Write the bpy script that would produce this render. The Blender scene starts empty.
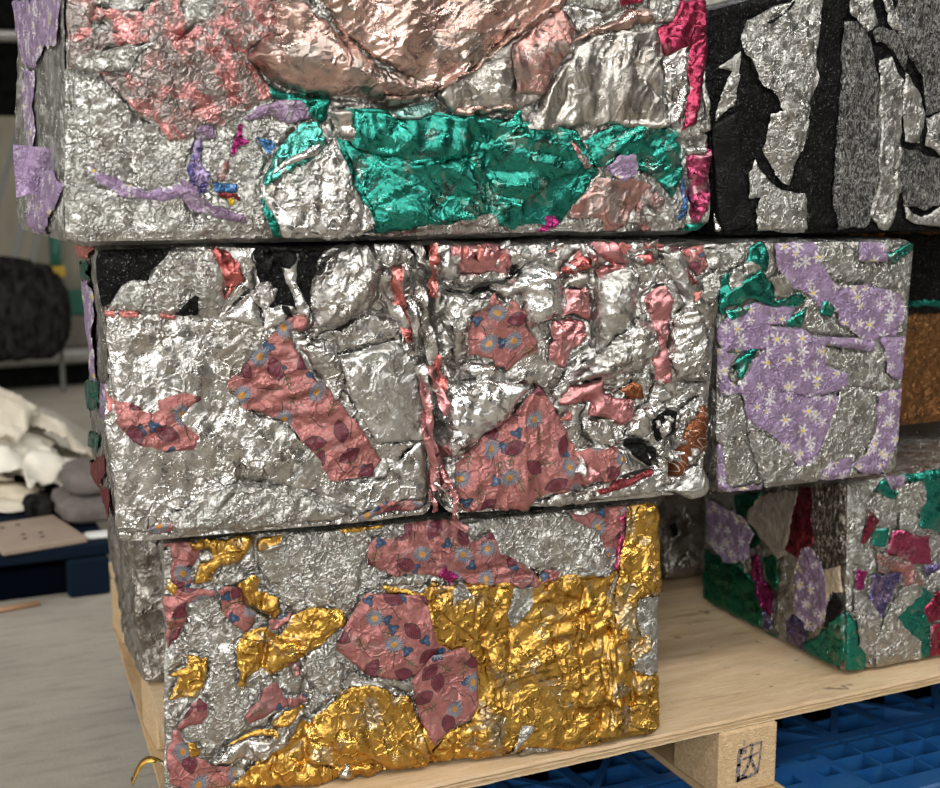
import bpy, math, random, zlib
import numpy as np
from mathutils import Vector, Matrix

# ------------------------------------------------------------------ camera, world, lights, exposure
scene = bpy.context.scene
COL = scene.collection
YAW, PITCH = math.radians(25.0), math.radians(9.5)
cam_data = bpy.data.cameras.new('camera')
cam = bpy.data.objects.new('camera', cam_data)
COL.objects.link(cam)
fwd = Vector((math.sin(YAW)*math.cos(PITCH), math.cos(YAW)*math.cos(PITCH), -math.sin(PITCH)))
right = Vector((math.cos(YAW), -math.sin(YAW), 0))
upv = right.cross(fwd)
mw = Matrix((right, upv, -fwd)).transposed().to_4x4()
mw.translation = Vector((0, 0, 1.24))
cam.matrix_world = mw
cam_data.sensor_width = 36.0
cam_data.lens = 1300.0/940.0*36.0
cam_data.clip_start = 0.05
cam_data.dof.use_dof = True
cam_data.dof.focus_distance = 2.0
cam_data.dof.aperture_fstop = 4.5
scene.camera = cam

scene.view_settings.view_transform = 'Standard'
scene.view_settings.look = 'None'
scene.view_settings.gamma = 1.0
scene.view_settings.use_curve_mapping = False
scene.view_settings.exposure = -0.3

world = bpy.data.worlds.new('world')
scene.world = world
world.use_nodes = True
wn = world.node_tree
wn.nodes.clear()
w_out = wn.nodes.new('ShaderNodeOutputWorld')
w_bg = wn.nodes.new('ShaderNodeBackground')
w_tc = wn.nodes.new('ShaderNodeTexCoord')
w_sep = wn.nodes.new('ShaderNodeSeparateXYZ')
w_ramp = wn.nodes.new('ShaderNodeValToRGB')
w_map = wn.nodes.new('ShaderNodeMapRange')
w_map.inputs['From Min'].default_value = -1.0
wn.links.new(w_tc.outputs['Generated'], w_sep.inputs[0])
wn.links.new(w_sep.outputs['Z'], w_map.inputs['Value'])
wn.links.new(w_map.outputs[0], w_ramp.inputs[0])
w_ramp.color_ramp.elements[0].position = 0.45
w_ramp.color_ramp.elements[0].color = (0.05, 0.049, 0.046, 1)
w_ramp.color_ramp.elements[1].position = 0.85
w_ramp.color_ramp.elements[1].color = (0.30, 0.30, 0.29, 1)
wn.links.new(w_ramp.outputs[0], w_bg.inputs['Color'])
w_bg.inputs['Strength'].default_value = 1.0
wn.links.new(w_bg.outputs[0], w_out.inputs[0])

def area_light(name, loc, target, sx, sy, power, color=(1, 1, 1)):
    d = bpy.data.lights.new(name, 'AREA')
    d.shape = 'RECTANGLE'; d.size = sx; d.size_y = sy; d.energy = power; d.color = color
    o = bpy.data.objects.new(name, d); COL.objects.link(o)
    o.location = loc
    o.rotation_euler = (Vector(target)-Vector(loc)).to_track_quat('-Z', 'Y').to_euler()
    return o
# added area lights: left fill, key behind the camera, and unseen overhead lights
area_light('added_left_fill', (-5.2, 2.0, 2.0), (0.4, 2.0, 0.9), 3.0, 2.4, 150, (1.0, 0.99, 0.96))  # no door seen here; added to brighten the bales' left faces
area_light('added_key_light', (-3.0, -3.6, 2.7), (0.9, 1.8, 0.8), 3.6, 2.6, 400, (1.0, 0.99, 0.96))  # unseen source, added as key light on the bale fronts
for lx, ly in ((-1.5, -1.2), (1.6, -0.8), (4.2, -0.6), (-2.6, 3.2), (4.8, 6.4), (0.4, -3.4), (3.4, -3.2)):
    area_light('unseen_overhead_light', (lx, ly, 4.6), (lx, ly, 0), 1.6, 0.35, 100, (1.0, 0.98, 0.93))  # out of view; some added to brighten the rear wall and right-hand bales

# ------------------------------------------------------------------ numeric noise helpers
def _hash(ix, iy, iz, seed):
    with np.errstate(over='ignore'):
        h = (ix.astype(np.uint32)*np.uint32(374761393)) ^ (iy.astype(np.uint32)*np.uint32(668265263)) ^ (iz.astype(np.uint32)*np.uint32(2147483647 & 1274126177)) ^ np.uint32((seed*2654435761) & 0xffffffff)
        h = (h ^ (h >> np.uint32(13)))*np.uint32(1274126177)
        h = (h ^ (h >> np.uint32(16)))*np.uint32(2246822519)
        h = h ^ (h >> np.uint32(15))
    return h.astype(np.float64)/4294967295.0

def noise3(p, seed=0):
    f0 = np.floor(p); f = p-f0; f = f*f*(3-2*f); i = f0.astype(np.int64) & 0xffffffff
    out = 0.0
    for dx in (0, 1):
        for dy in (0, 1):
            for dz in (0, 1):
                wgt = (f[:, 0] if dx else 1-f[:, 0])*(f[:, 1] if dy else 1-f[:, 1])*(f[:, 2] if dz else 1-f[:, 2])
                out = out+wgt*_hash((i[:, 0]+dx) & 0xffffffff, (i[:, 1]+dy) & 0xffffffff, (i[:, 2]+dz) & 0xffffffff, seed)
    return out

def noise2(x, y, seed=0):
    x0 = np.floor(x); y0 = np.floor(y); fx = x-x0; fy = y-y0
    fx = fx*fx*(3-2*fx); fy = fy*fy*(3-2*fy)
    ix = x0.astype(np.int64) & 0xffffffff; iy = y0.astype(np.int64) & 0xffffffff
    z = np.zeros_like(ix)
    h = lambda a, b: _hash((ix+a) & 0xffffffff, (iy+b) & 0xffffffff, z, seed)
    return (h(0, 0)*(1-fx)+h(1, 0)*fx)*(1-fy)+(h(0, 1)*(1-fx)+h(1, 1)*fx)*fy

def crumple(u, v, seed, f0=16.0, n=7, ratio=1.35, a=0.10, aniso=None):
    """piecewise flat folds running in random directions, as in crushed foil; metres in, metres out"""
    rng = random.Random(seed)
    h = np.zeros_like(u)
    f = f0
    for i in range(n):
        ang = rng.uniform(0, math.pi) if aniso is None else aniso+rng.gauss(0, 0.35)
        f = f0*ratio**i
        t = (u*math.cos(ang)+v*math.sin(ang))*f+noise2(u*f*0.5, v*f*0.5, seed*31+i)*1.5+rng.random()
        tri = np.abs((t % 1.0)-0.5)*2
        m = np.clip(noise2(u*f*0.33+9, v*f*0.33, seed*17+i+50)*2.6-0.8, 0, 1)
        h += tri*m*a/f
    return h

def seg_dist(u, v, pts, closed):
    """distance of points to a polyline, and the nearest point on it"""
    best = np.full(u.shape, 1e9); nx = np.zeros_like(u); ny = np.zeros_like(u)
    n = len(pts)
    for i in range(n if closed else n-1):
        ax, ay = pts[i]; bx_, by_ = pts[(i+1) % n]
        dx, dy = bx_-ax, by_-ay; L = dx*dx+dy*dy+1e-12
        t = np.clip(((u-ax)*dx+(v-ay)*dy)/L, 0, 1)
        qx, qy = ax+t*dx, ay+t*dy
        d = (u-qx)**2+(v-qy)**2
        m = d < best
        best = np.where(m, d, best); nx = np.where(m, qx, nx); ny = np.where(m, qy, ny)
    return np.sqrt(best), nx, ny

def inside(u, v, pts):
    r = np.zeros(u.shape, bool); n = len(pts); j = n-1
    for i in range(n):
        xi, yi = pts[i]; xj, yj = pts[j]
        if yi != yj:
            r ^= ((yi > v) != (yj > v)) & (u < (xj-xi)*(v-yi)/(yj-yi)+xi)
        j = i
    return r

# ------------------------------------------------------------------ material helpers
class NT:
    def __init__(self, name):
        self.mat = bpy.data.materials.new(name); self.mat.use_nodes = True
        self.t = self.mat.node_tree; self.t.nodes.clear()
        self.out = self.t.nodes.new('ShaderNodeOutputMaterial')
        self.b = self.t.nodes.new('ShaderNodeBsdfPrincipled')
        self.t.links.new(self.b.outputs[0], self.out.inputs[0])
        self.tc = self.t.nodes.new('ShaderNodeTexCoord')
        self.obj = self.tc.outputs['Object']; self.uv = self.tc.outputs['UV']
    def put(self, sock, v):
        if isinstance(v, bpy.types.NodeSocket): self.t.links.new(v, sock)
        elif v is not None:
            if sock.type == 'RGBA' and len(v) == 3: v = tuple(v)+(1,)
            sock.default_value = v
    def m(self, op, a, b=None, c=None, clamp=False):
        n = self.t.nodes.new('ShaderNodeMath'); n.operation = op; n.use_clamp = clamp
        for k, x in enumerate((a, b, c)):
            if x is not None: self.put(n.inputs[k], x)
        return n.outputs[0]
    def vm(self, op, a, b=None, scale=None):
        n = self.t.nodes.new('ShaderNodeVectorMath'); n.operation = op
        self.put(n.inputs[0], a)
        if b is not None: self.put(n.inputs[1], b)
        if scale is not None: self.put(n.inputs['Scale'], scale)
        return n.outputs['Value'] if op in ('DOT_PRODUCT', 'LENGTH', 'DISTANCE') else n.outputs[0]
    def noise(self, vec, scale, detail=2, rough=0.5, dist=0.0, dim='3D', out=0):
        n = self.t.nodes.new('ShaderNodeTexNoise'); n.noise_dimensions = dim
        self.put(n.inputs['Vector'], vec); self.put(n.inputs['Scale'], scale)
        n.inputs['Detail'].default_value = detail; n.inputs['Roughness'].default_value = rough; n.inputs['Distortion'].default_value = dist
        return n.outputs[out]
    def vor(self, vec, scale, feature='F1', dim='3D', rand=1.0):
        n = self.t.nodes.new('ShaderNodeTexVoronoi'); n.feature = feature; n.voronoi_dimensions = dim
        self.put(n.inputs['Vector'], vec); n.inputs['Scale'].default_value = scale; n.inputs['Randomness'].default_value = rand
        return n
    def ramp(self, v, lo, hi, a=0.0, b=1.0, smooth=True):
        n = self.t.nodes.new('ShaderNodeMapRange'); n.interpolation_type = 'SMOOTHSTEP' if smooth else 'LINEAR'
        self.put(n.inputs['Value'], v); n.inputs['From Min'].default_value = lo; n.inputs['From Max'].default_value = hi
        n.inputs['To Min'].default_value = a; n.inputs['To Max'].default_value = b
        return n.outputs[0]
    def mix(self, f, a, b):
        n = self.t.nodes.new('ShaderNodeMix'); n.data_type = 'RGBA'
        self.put(n.inputs[0], f); self.put(n.inputs[6], a); self.put(n.inputs[7], b)
        return n.outputs[2]
    def sep(self, v):
        n = self.t.nodes.new('ShaderNodeSeparateXYZ'); self.put(n.inputs[0], v); return n.outputs
    def comb(self, x, y, z=0.0):
        n = self.t.nodes.new('ShaderNodeCombineXYZ')
        for k, q in enumerate((x, y, z)): self.put(n.inputs[k], q)
        return n.outputs[0]
    def bump(self, h, dist=1.0, strength=1.0):
        n = self.t.nodes.new('ShaderNodeBump'); n.inputs['Strength'].default_value = strength; n.inputs['Distance'].default_value = dist
        self.put(n.inputs['Height'], h); self.t.links.new(n.outputs[0], self.b.inputs['Normal'])
    def set(self, **k):
        for a, v in k.items(): self.put(self.b.inputs[{'color': 'Base Color', 'rough': 'Roughness', 'metal': 'Metallic', 'spec': 'Specular IOR Level', 'alpha': 'Alpha', 'coat': 'Coat Weight', 'trans': 'Transmission Weight'}[a]], v)
        return self.mat

def facet_height(s, scale, k, warp):
    """height of tilted flats inside voronoi cells: the small facets of crushed foil"""
    vec = s.vm('ADD', s.obj, s.vm('SCALE', s.vm('SUBTRACT', s.noise(s.obj, scale*0.6, 1, out=1), (0.5, 0.5, 0.5)), scale=warp/scale))
    v = s.vor(vec, scale)
    d = s.vm('SUBTRACT', vec, v.outputs['Position'])
    return s.m('MULTIPLY', s.vm('DOT_PRODUCT', d, s.vm('SUBTRACT', v.outputs['Color'], (0.5, 0.5, 0.5))), k)

def foil(name, col, dull=None, amt=0.5, mscale=22, rough=0.3, metal=1.0, facets=((70, 0.9), (190, 0.9)), ridges=((75, 0.0016), (170, 0.0006)), fine=0.0005, printer=None, spec=0.5):
    s = NT(name)
    c = col
    if dull is not None:  # random patches painted into the colour, imitating flat spots that reflect dark surroundings
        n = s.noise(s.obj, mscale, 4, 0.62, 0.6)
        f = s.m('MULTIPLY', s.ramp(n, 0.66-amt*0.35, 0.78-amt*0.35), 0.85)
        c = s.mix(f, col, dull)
    met = metal
    if printer is not None:
        c, met = printer(s, c, metal)
    h = None
    for sc_, k in facets:
        x = facet_height(s, sc_, k, 0.9)
        h = x if h is None else s.m('ADD', h, x)
    for sc_, k in ridges:
        vec = s.vm('ADD', s.obj, s.vm('SCALE', s.vm('SUBTRACT', s.noise(s.obj, sc_*0.8, 2, out=1), (0.5, 0.5, 0.5)), scale=1.6/sc_))
        e = s.vor(vec, sc_, 'DISTANCE_TO_EDGE').outputs['Distance']
        x = s.m('MULTIPLY', s.m('MULTIPLY', s.ramp(e, 0.0, 0.16, 1.0, 0.0, False), s.ramp(s.noise(s.obj, sc_*0.45, 1), 0.36, 0.62)), k)
        h = s.m('ADD', h, x)
    if fine:
        x = s.m('MULTIPLY', s.noise(s.obj, 420, 2), fine)
        h = x if h is None else s.m('ADD', h, x)
    s.bump(h)
    rr = s.ramp(s.noise(s.obj, 35, 2), 0.3, 0.7, rough*0.75, rough*1.3)
    return s.set(color=c, rough=rr, metal=met, spec=spec)

def cell(s, scale, off, rand=0.75):
    vec = s.vm('ADD', s.uv, (off[0], off[1], 0))
    v = s.vor(vec, scale, dim='2D', rand=rand)
    d = s.vm('SUBTRACT', vec, v.outputs['Position'])
    col = s.sep(v.outputs['Color'])
    ang = s.m('MULTIPLY', col[2], 6.283)
    ca, sa = s.m('COSINE', ang), s.m('SINE', ang)
    x, y, _ = s.sep(d)
    lx = s.m('ADD', s.m('MULTIPLY', x, ca), s.m('MULTIPLY', y, sa))
    ly = s.m('SUBTRACT', s.m('MULTIPLY', y, ca), s.m('MULTIPLY', x, sa))
    return lx, ly, col

def polar(s, lx, ly):
    r = s.m('SQRT', s.m('ADD', s.m('MULTIPLY', lx, lx), s.m('MULTIPLY', ly, ly)))
    return r, s.m('ARCTAN2', ly, lx)

def lt(s, a, b): return s.m('LESS_THAN', a, b)
def AND(s, *a):
    r = a[0]
    for x in a[1:]: r = s.m('MULTIPLY', r, x)
    return r

def leaf(s, lx, ly, L, W):
    """1 inside a pointed leaf of half length L, half width W"""
    t = s.m('DIVIDE', lx, L)
    w = s.m('MULTIPLY', s.m('SUBTRACT', 1.0, s.m('MULTIPLY', t, t)), W)
    return lt(s, s.m('ABSOLUTE', ly), w)

def floral_print(dark=1.0):
    def f(s, base, metal):
        c = base; tot = None
        ink = (0.035, 0.028, 0.025)
        def lay(mask, colr):
            nonlocal c, tot
            c = s.mix(mask, c, colr)
            tot = mask if tot is None else s.m('MAXIMUM', tot, mask)
        # twigs and stems
        lx, ly, col = cell(s, 26, (0.31, 0.17))
        curve = s.m('ADD', ly, s.m('MULTIPLY', s.m('SINE', s.m('MULTIPLY', lx, 160)), 0.0022))
        inb = lt(s, s.m('ABSOLUTE', lx), 0.014)
        lay(AND(s, inb, lt(s, s.m('ABSOLUTE', curve), 0.0008)), ink)
        comb_ = s.m('SINE', s.m('ADD', s.m('MULTIPLY', lx, 900), s.m('MULTIPLY', s.m('ABSOLUTE', curve), -650)))
        lay(AND(s, lt(s, s.m('ABSOLUTE', lx), 0.010), lt(s, s.m('ABSOLUTE', curve), 0.0055), s.m('GREATER_THAN', comb_, 0.35), lt(s, col[0], 0.6)), (0.095, 0.075, 0.03))
        # small blue flowers
        lx, ly, col = cell(s, 27, (0.02, 0.41))
        r, a = polar(s, lx, ly)
        rad = s.m('MULTIPLY', s.m('ADD', 0.78, s.m('MULTIPLY', s.m('COSINE', s.m('ADD', s.m('MULTIPLY', a, 3), s.m('MULTIPLY', r, 220))), 0.22)), 0.0088)
        on = lt(s, col[0], 0.42)
        lay(AND(s, on, lt(s, r, s.m('MULTIPLY', rad, 1.15))), ink)
        lay(AND(s, on, lt(s, r, s.m('MULTIPLY', rad, 0.95))), (0.018, 0.042, 0.095))
        lay(AND(s, on, lt(s, r, 0.0022)), (0.05, 0.10, 0.17))
        # asters and maroon blooms
        lx, ly, col = cell(s, 21, (0.0, 0.0), 0.7)
        r, a = polar(s, lx, s.m('MULTIPLY', ly, 1.25))
        rad = s.m('MULTIPLY', s.m('ADD', 0.84, s.m('MULTIPLY', s.m('COSINE', s.m('MULTIPLY', a, 19)), 0.16)), 0.0165)
        ast = lt(s, col[0], 0.48)
        lay(AND(s, ast, lt(s, r, s.m('MULTIPLY', rad, 1.07))), ink)
        lay(AND(s, ast, lt(s, r, rad)), (0.115, 0.115, 0.14))
        lay(AND(s, ast, lt(s, r, rad), s.m('GREATER_THAN', s.m('COSINE', s.m('MULTIPLY', a, 19)), 0.8)), (0.20, 0.20, 0.23))
        lay(AND(s, ast, lt(s, r, 0.0055)), (0.34, 0.16, 0.03))
        mar = s.m('GREATER_THAN', col[0], 0.48)
        lay(AND(s, mar, leaf(s, lx, ly, 0.0185, 0.0112)), ink)
        lay(AND(s, mar, leaf(s, lx, ly, 0.0170, 0.0098)), (0.085, 0.012, 0.022))
        lay(AND(s, mar, leaf(s, lx, ly, 0.0165, 0.0095), s.m('GREATER_THAN', s.m('SINE', s.m('ADD', s.m('MULTIPLY', lx, 1400), s.m('MULTIPLY', s.m('ABSOLUTE', ly), 1500))), 0.82)), (0.16, 0.035, 0.05))
        return c, s.m('SUBTRACT', metal, s.m('MULTIPLY', tot, metal*0.75))
    return f

def daisy_print(s, base, metal):
    c = base; tot = None
    for off, scl, R in (((0, 0), 27, 0.0125), ((0.37, 0.21), 34, 0.0085)):
        lx, ly, col = cell(s, scl, off, 0.85)
        r, a = polar(s, lx, ly)
        pet = s.m('POWER', s.m('ABSOLUTE', s.m('COSINE', s.m('MULTIPLY', a, 3))), 1.6)
        rad = s.m('MULTIPLY', s.m('ADD', 0.18, s.m('MULTIPLY', pet, 0.82)), R)
        on = lt(s, col[0], 0.7)
        mk = AND(s, on, lt(s, r, rad))
        c = s.mix(mk, c, (0.50, 0.46, 0.48))
        cen = AND(s, on, lt(s, r, R*0.24), lt(s, col[1], 0.55))
        c = s.mix(cen, c, (0.62, 0.45, 0.05))
        tot = mk if tot is None else s.m('MAXIMUM', tot, mk)
    return c, s.m('SUBTRACT', metal, s.m('MULTIPLY', tot, metal*0.7))

def swirl_print(s, base, metal):
    n = s.noise(s.vm('MULTIPLY', s.obj, (1.6, 1, 0.7)), 40, 6, 0.66, 2.6)
    f = s.ramp(s.m('ABSOLUTE', s.m('SUBTRACT', n, 0.5)), 0.004, 0.045)
    return s.mix(f, (0.24, 0.235, 0.22), (0.018, 0.018, 0.018)), metal

def speckle_print(s, base, metal):
    n = s.noise(s.vm('MULTIPLY', s.obj, (1, 1, 0.45)), 150, 3, 0.7)
    return s.mix(s.ramp(n, 0.48, 0.60), (0.075, 0.06, 0.05), (0.45, 0.42, 0.38)), metal

def script_print(s, base, metal):
    w = s.m('ABSOLUTE', s.m('SUBTRACT', s.noise(s.uv, 34, 1, 0.5, 1.2), 0.5))
    return s.mix(lt(s, w, 0.009), base, (0.55, 0.50, 0.45)), metal

def glitter(s, base, metal):
    v = s.vor(s.obj, 750)
    f = s.m('GREATER_THAN', s.sep(v.outputs['Color'])[0], 0.97)
    return s.mix(f, base, (0.10, 0.10, 0.10)), s.m('MULTIPLY', f, 0.9)

PRESSED = ((85, 0.42), (210, 0.36))
LOOSE = ((34, 0.24), (95, 0.34))
FOLD = ((26, 0.16), (70, 0.16))
RF = ((34, 0.0012), (110, 0.0003))
SIL = (0.40, 0.395, 0.37)
GREY = (0.36, 0.33, 0.30)
F = {}
LAB = {}
def deff(name, label, *a, **k):
    F[name] = foil(name, *a, **k); LAB[name] = label
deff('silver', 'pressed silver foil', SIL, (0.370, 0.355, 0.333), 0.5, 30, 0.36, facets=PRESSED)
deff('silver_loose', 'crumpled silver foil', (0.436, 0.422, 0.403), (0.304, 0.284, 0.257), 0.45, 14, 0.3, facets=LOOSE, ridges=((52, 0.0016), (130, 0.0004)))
deff('silver_bright', 'shiny crumpled silver foil', (0.562, 0.554, 0.540), None, rough=0.27, facets=LOOSE, ridges=RF)
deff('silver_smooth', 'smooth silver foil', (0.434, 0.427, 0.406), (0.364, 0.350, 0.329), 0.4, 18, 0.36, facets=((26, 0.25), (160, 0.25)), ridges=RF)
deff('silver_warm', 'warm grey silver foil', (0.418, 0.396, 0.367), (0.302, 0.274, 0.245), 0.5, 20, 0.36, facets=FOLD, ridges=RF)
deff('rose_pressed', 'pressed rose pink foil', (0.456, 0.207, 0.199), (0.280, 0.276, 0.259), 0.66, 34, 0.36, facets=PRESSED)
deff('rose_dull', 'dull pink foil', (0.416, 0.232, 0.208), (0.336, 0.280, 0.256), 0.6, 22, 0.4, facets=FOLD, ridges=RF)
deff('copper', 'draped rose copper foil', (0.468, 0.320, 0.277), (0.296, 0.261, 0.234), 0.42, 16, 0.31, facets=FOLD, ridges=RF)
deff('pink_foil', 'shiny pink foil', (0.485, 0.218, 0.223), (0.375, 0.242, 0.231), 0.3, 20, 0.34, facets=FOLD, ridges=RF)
deff('coral', 'coral foil', (0.493, 0.176, 0.158), None, rough=0.44, metal=0.6, facets=LOOSE, ridges=RF)
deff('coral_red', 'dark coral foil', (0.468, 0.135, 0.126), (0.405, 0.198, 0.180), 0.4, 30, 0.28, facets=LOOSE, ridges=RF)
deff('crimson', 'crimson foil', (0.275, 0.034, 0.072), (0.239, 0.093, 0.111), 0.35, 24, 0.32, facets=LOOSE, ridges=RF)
deff('magenta', 'magenta foil', (0.28, 0.03, 0.14), None, rough=0.3, facets=LOOSE)
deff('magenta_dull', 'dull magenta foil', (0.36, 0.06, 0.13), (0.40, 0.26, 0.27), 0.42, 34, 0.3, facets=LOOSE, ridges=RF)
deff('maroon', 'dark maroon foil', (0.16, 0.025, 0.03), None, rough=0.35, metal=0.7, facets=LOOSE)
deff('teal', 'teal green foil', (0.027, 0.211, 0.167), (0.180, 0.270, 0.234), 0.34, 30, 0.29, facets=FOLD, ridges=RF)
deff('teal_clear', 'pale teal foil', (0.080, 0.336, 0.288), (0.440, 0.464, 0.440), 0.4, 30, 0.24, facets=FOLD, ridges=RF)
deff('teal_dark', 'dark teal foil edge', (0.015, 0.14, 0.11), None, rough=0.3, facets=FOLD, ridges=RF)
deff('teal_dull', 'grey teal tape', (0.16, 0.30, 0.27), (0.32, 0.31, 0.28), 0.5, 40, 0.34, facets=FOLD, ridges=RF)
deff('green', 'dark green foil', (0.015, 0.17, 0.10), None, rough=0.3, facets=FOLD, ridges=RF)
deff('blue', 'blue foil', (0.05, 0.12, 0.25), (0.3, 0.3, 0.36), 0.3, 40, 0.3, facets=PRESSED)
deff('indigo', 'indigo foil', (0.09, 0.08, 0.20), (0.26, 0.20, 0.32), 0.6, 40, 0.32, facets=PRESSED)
deff('yellow', 'yellow dot', (0.62, 0.42, 0.03), None, rough=0.4, metal=0.5, facets=LOOSE)
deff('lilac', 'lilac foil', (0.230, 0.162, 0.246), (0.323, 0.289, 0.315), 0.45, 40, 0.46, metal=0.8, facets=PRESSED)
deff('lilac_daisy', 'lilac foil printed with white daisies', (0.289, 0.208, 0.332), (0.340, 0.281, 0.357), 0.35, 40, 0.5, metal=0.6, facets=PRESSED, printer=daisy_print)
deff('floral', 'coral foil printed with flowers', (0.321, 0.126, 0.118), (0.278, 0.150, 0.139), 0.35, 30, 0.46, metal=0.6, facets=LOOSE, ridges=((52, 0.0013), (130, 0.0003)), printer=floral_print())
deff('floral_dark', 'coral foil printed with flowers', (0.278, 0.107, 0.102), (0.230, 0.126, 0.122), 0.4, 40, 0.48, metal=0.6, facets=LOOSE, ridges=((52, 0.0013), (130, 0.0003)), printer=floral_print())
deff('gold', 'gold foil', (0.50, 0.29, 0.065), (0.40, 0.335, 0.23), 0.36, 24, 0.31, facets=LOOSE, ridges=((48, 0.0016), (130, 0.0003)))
deff('black_glitter', 'black glittery film', (0.003, 0.003, 0.003), None, rough=0.5, metal=0.0, facets=PRESSED, printer=glitter, spec=0.10)
deff('black_plastic', 'smooth black film', (0.004, 0.004, 0.004), None, rough=0.42, metal=0.0, facets=((18, 0.15),), spec=0.14)
deff('swirl', 'black and grey marbled film', (0.02, 0.02, 0.02), None, rough=0.42, metal=0.3, facets=PRESSED, printer=swirl_print)
deff('speckle', 'brown speckled foil', (0.2, 0.18, 0.16), None, rough=0.35, metal=0.8, facets=PRESSED, printer=speckle_print)
deff('greyboard', 'plain grey brown film', (0.20, 0.17, 0.14), None, rough=0.5, metal=0.2, facets=FOLD, ridges=RF)
deff('tan', 'tan film', (0.42, 0.34, 0.24), None, rough=0.5, metal=0.2, facets=FOLD, ridges=RF)
deff('rust', 'rust brown foil', (0.16, 0.055, 0.022), None, rough=0.3, metal=0.8, facets=FOLD, ridges=RF)
deff('rust_script', 'rust brown foil with pale script lines', (0.15, 0.05, 0.022), None, rough=0.3, metal=0.8, facets=FOLD, ridges=RF, printer=script_print)
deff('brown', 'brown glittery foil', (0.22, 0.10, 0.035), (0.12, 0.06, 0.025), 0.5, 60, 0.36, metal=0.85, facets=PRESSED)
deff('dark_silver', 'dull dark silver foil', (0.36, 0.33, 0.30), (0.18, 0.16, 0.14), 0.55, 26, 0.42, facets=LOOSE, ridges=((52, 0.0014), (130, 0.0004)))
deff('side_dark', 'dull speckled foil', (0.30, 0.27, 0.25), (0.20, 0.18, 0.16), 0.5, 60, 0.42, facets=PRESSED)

# ------------------------------------------------------------------ object helpers
def link(o, parent=None):
    COL.objects.link(o)
    if parent is not None: o.parent = parent
    return o

def empty(name, loc, rz=0.0):
    o = bpy.data.objects.new(name, None); o.location = loc; o.rotation_euler = (0, 0, rz); o.empty_display_size = 0.1
    return link(o)

def tag(o, label=None, cat=None, group=None, kind=None):
    if label: o['label'] = label
    if cat: o['category'] = cat
    if group: o['group'] = group
    if kind: o['kind'] = kind
    return o

def mesh(name, verts, faces, mat, parent=None, smooth=True, uv=None, loc=None, rz=None):
    me = bpy.data.meshes.new(name)
    verts = np.asarray(verts, np.float32)
    if isinstance(faces, np.ndarray) and faces.ndim == 2:
        k = faces.shape[1]; nf = len(faces)
        me.vertices.add(len(verts)); me.vertices.foreach_set('co', verts.ravel())
        me.loops.add(nf*k); me.loops.foreach_set('vertex_index', faces.astype(np.int32).ravel())
        me.polygons.add(nf); me.polygons.foreach_set('loop_start', np.arange(0, nf*k, k, dtype=np.int32))
        me.update(calc_edges=True)
    else:
        me.from_pydata([tuple(map(float, v)) for v in verts], [], [tuple(f) for f in faces])
    if uv is not None:
        lay = me.uv_layers.new(name='UVMap')
        idx = np.empty(len(me.loops), np.int32); me.loops.foreach_get('vertex_index', idx)
        lay.data.foreach_set('uv', np.asarray(uv, np.float32)[idx].ravel())
    if smooth: me.polygons.foreach_set('use_smooth', np.ones(len(me.polygons), bool))
    me.materials.append(mat)
    me.validate()
    o = bpy.data.objects.new(name, me)
    if loc is not None: o.location = loc
    if rz is not None: o.rotation_euler = (0, 0, rz)
    return link(o, parent)

class MB:
    """collects simple solids into one mesh"""
    def __init__(self): self.v = []; self.f = []
    def add(self, v, f):
        k = len(self.v); self.v += [tuple(x) for x in v]; self.f += [tuple(i+k for i in q) for q in f]
    def box(self, x0, x1, y0, y1, z0, z1, bev=0.0, skew=None):
        b = min(bev, (x1-x0)/3, (y1-y0)/3, (z1-z0)/3)
        if b <= 0:
            v = [(x, y, z) for z in (z0, z1) for y in (y0, y1) for x in (x0, x1)]
            f = [(0, 2, 3, 1), (4, 5, 7, 6), (0, 1, 5, 4), (2, 6, 7, 3), (0, 4, 6, 2), (1, 3, 7, 5)]
        else:
            def ring(z, i): return [(x0+i+b, y0+i, z), (x1-i-b, y0+i, z), (x1-i, y0+i+b, z), (x1-i, y1-i-b, z), (x1-i-b, y1-i, z), (x0+i+b, y1-i, z), (x0+i, y1-i-b, z), (x0+i, y0+i+b, z)]
            v = ring(z0, b)+ring(z0+b, 0)+ring(z1-b, 0)+ring(z1, b); f = [tuple(range(7, -1, -1)), tuple(range(24, 32))]
            for l in range(3):
                for i in range(8): f.append((l*8+i, l*8+(i+1) % 8, (l+1)*8+(i+1) % 8, (l+1)*8+i))
        if skew: v = [skew(p) for p in v]
        self.add(v, f)
    def bar(self, a, b, w, h):
        a, b = Vector(a), Vector(b); d = (b-a).normalized(); s = d.cross(Vector((0, 0, 1)))
        if s.length < 1e-4: s = Vector((1, 0, 0))
        s.normalize(); t = s.cross(d)
        v = [p+s*i*w/2+t*j*h/2 for p in (a, b) for i, j in ((-1, -1), (1, -1), (1, 1), (-1, 1))]
        self.add(v, [(3, 2, 1, 0), (4, 5, 6, 7)]+[(i, (i+1) % 4, 4+(i+1) % 4, 4+i) for i in range(4)])
    def tube(self, pts, r, n=10):
        pts = [Vector(p) for p in pts]; rings = []
        for i, p in enumerate(pts):
            d = (pts[min(i+1, len(pts)-1)]-pts[max(i-1, 0)]).normalized()
            s = d.cross(Vector((0.13, 0.2, 1))).normalized(); t = d.cross(s)
            rings += [p+(s*math.cos(q)+t*math.sin(q))*r for q in (2*math.pi*j/n for j in range(n))]
        f = [tuple(range(n-1, -1, -1)), tuple(range((len(pts)-1)*n, len(pts)*n))]
        for i in range(len(pts)-1):
            for j in range(n): f.append((i*n+j, i*n+(j+1) % n, (i+1)*n+(j+1) % n, (i+1)*n+j))
        self.add(rings, f)
    def build(self, name, mat, parent=None, smooth=False, **k):
        return mesh(name, self.v, self.f, mat, parent, smooth, **k)

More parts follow.
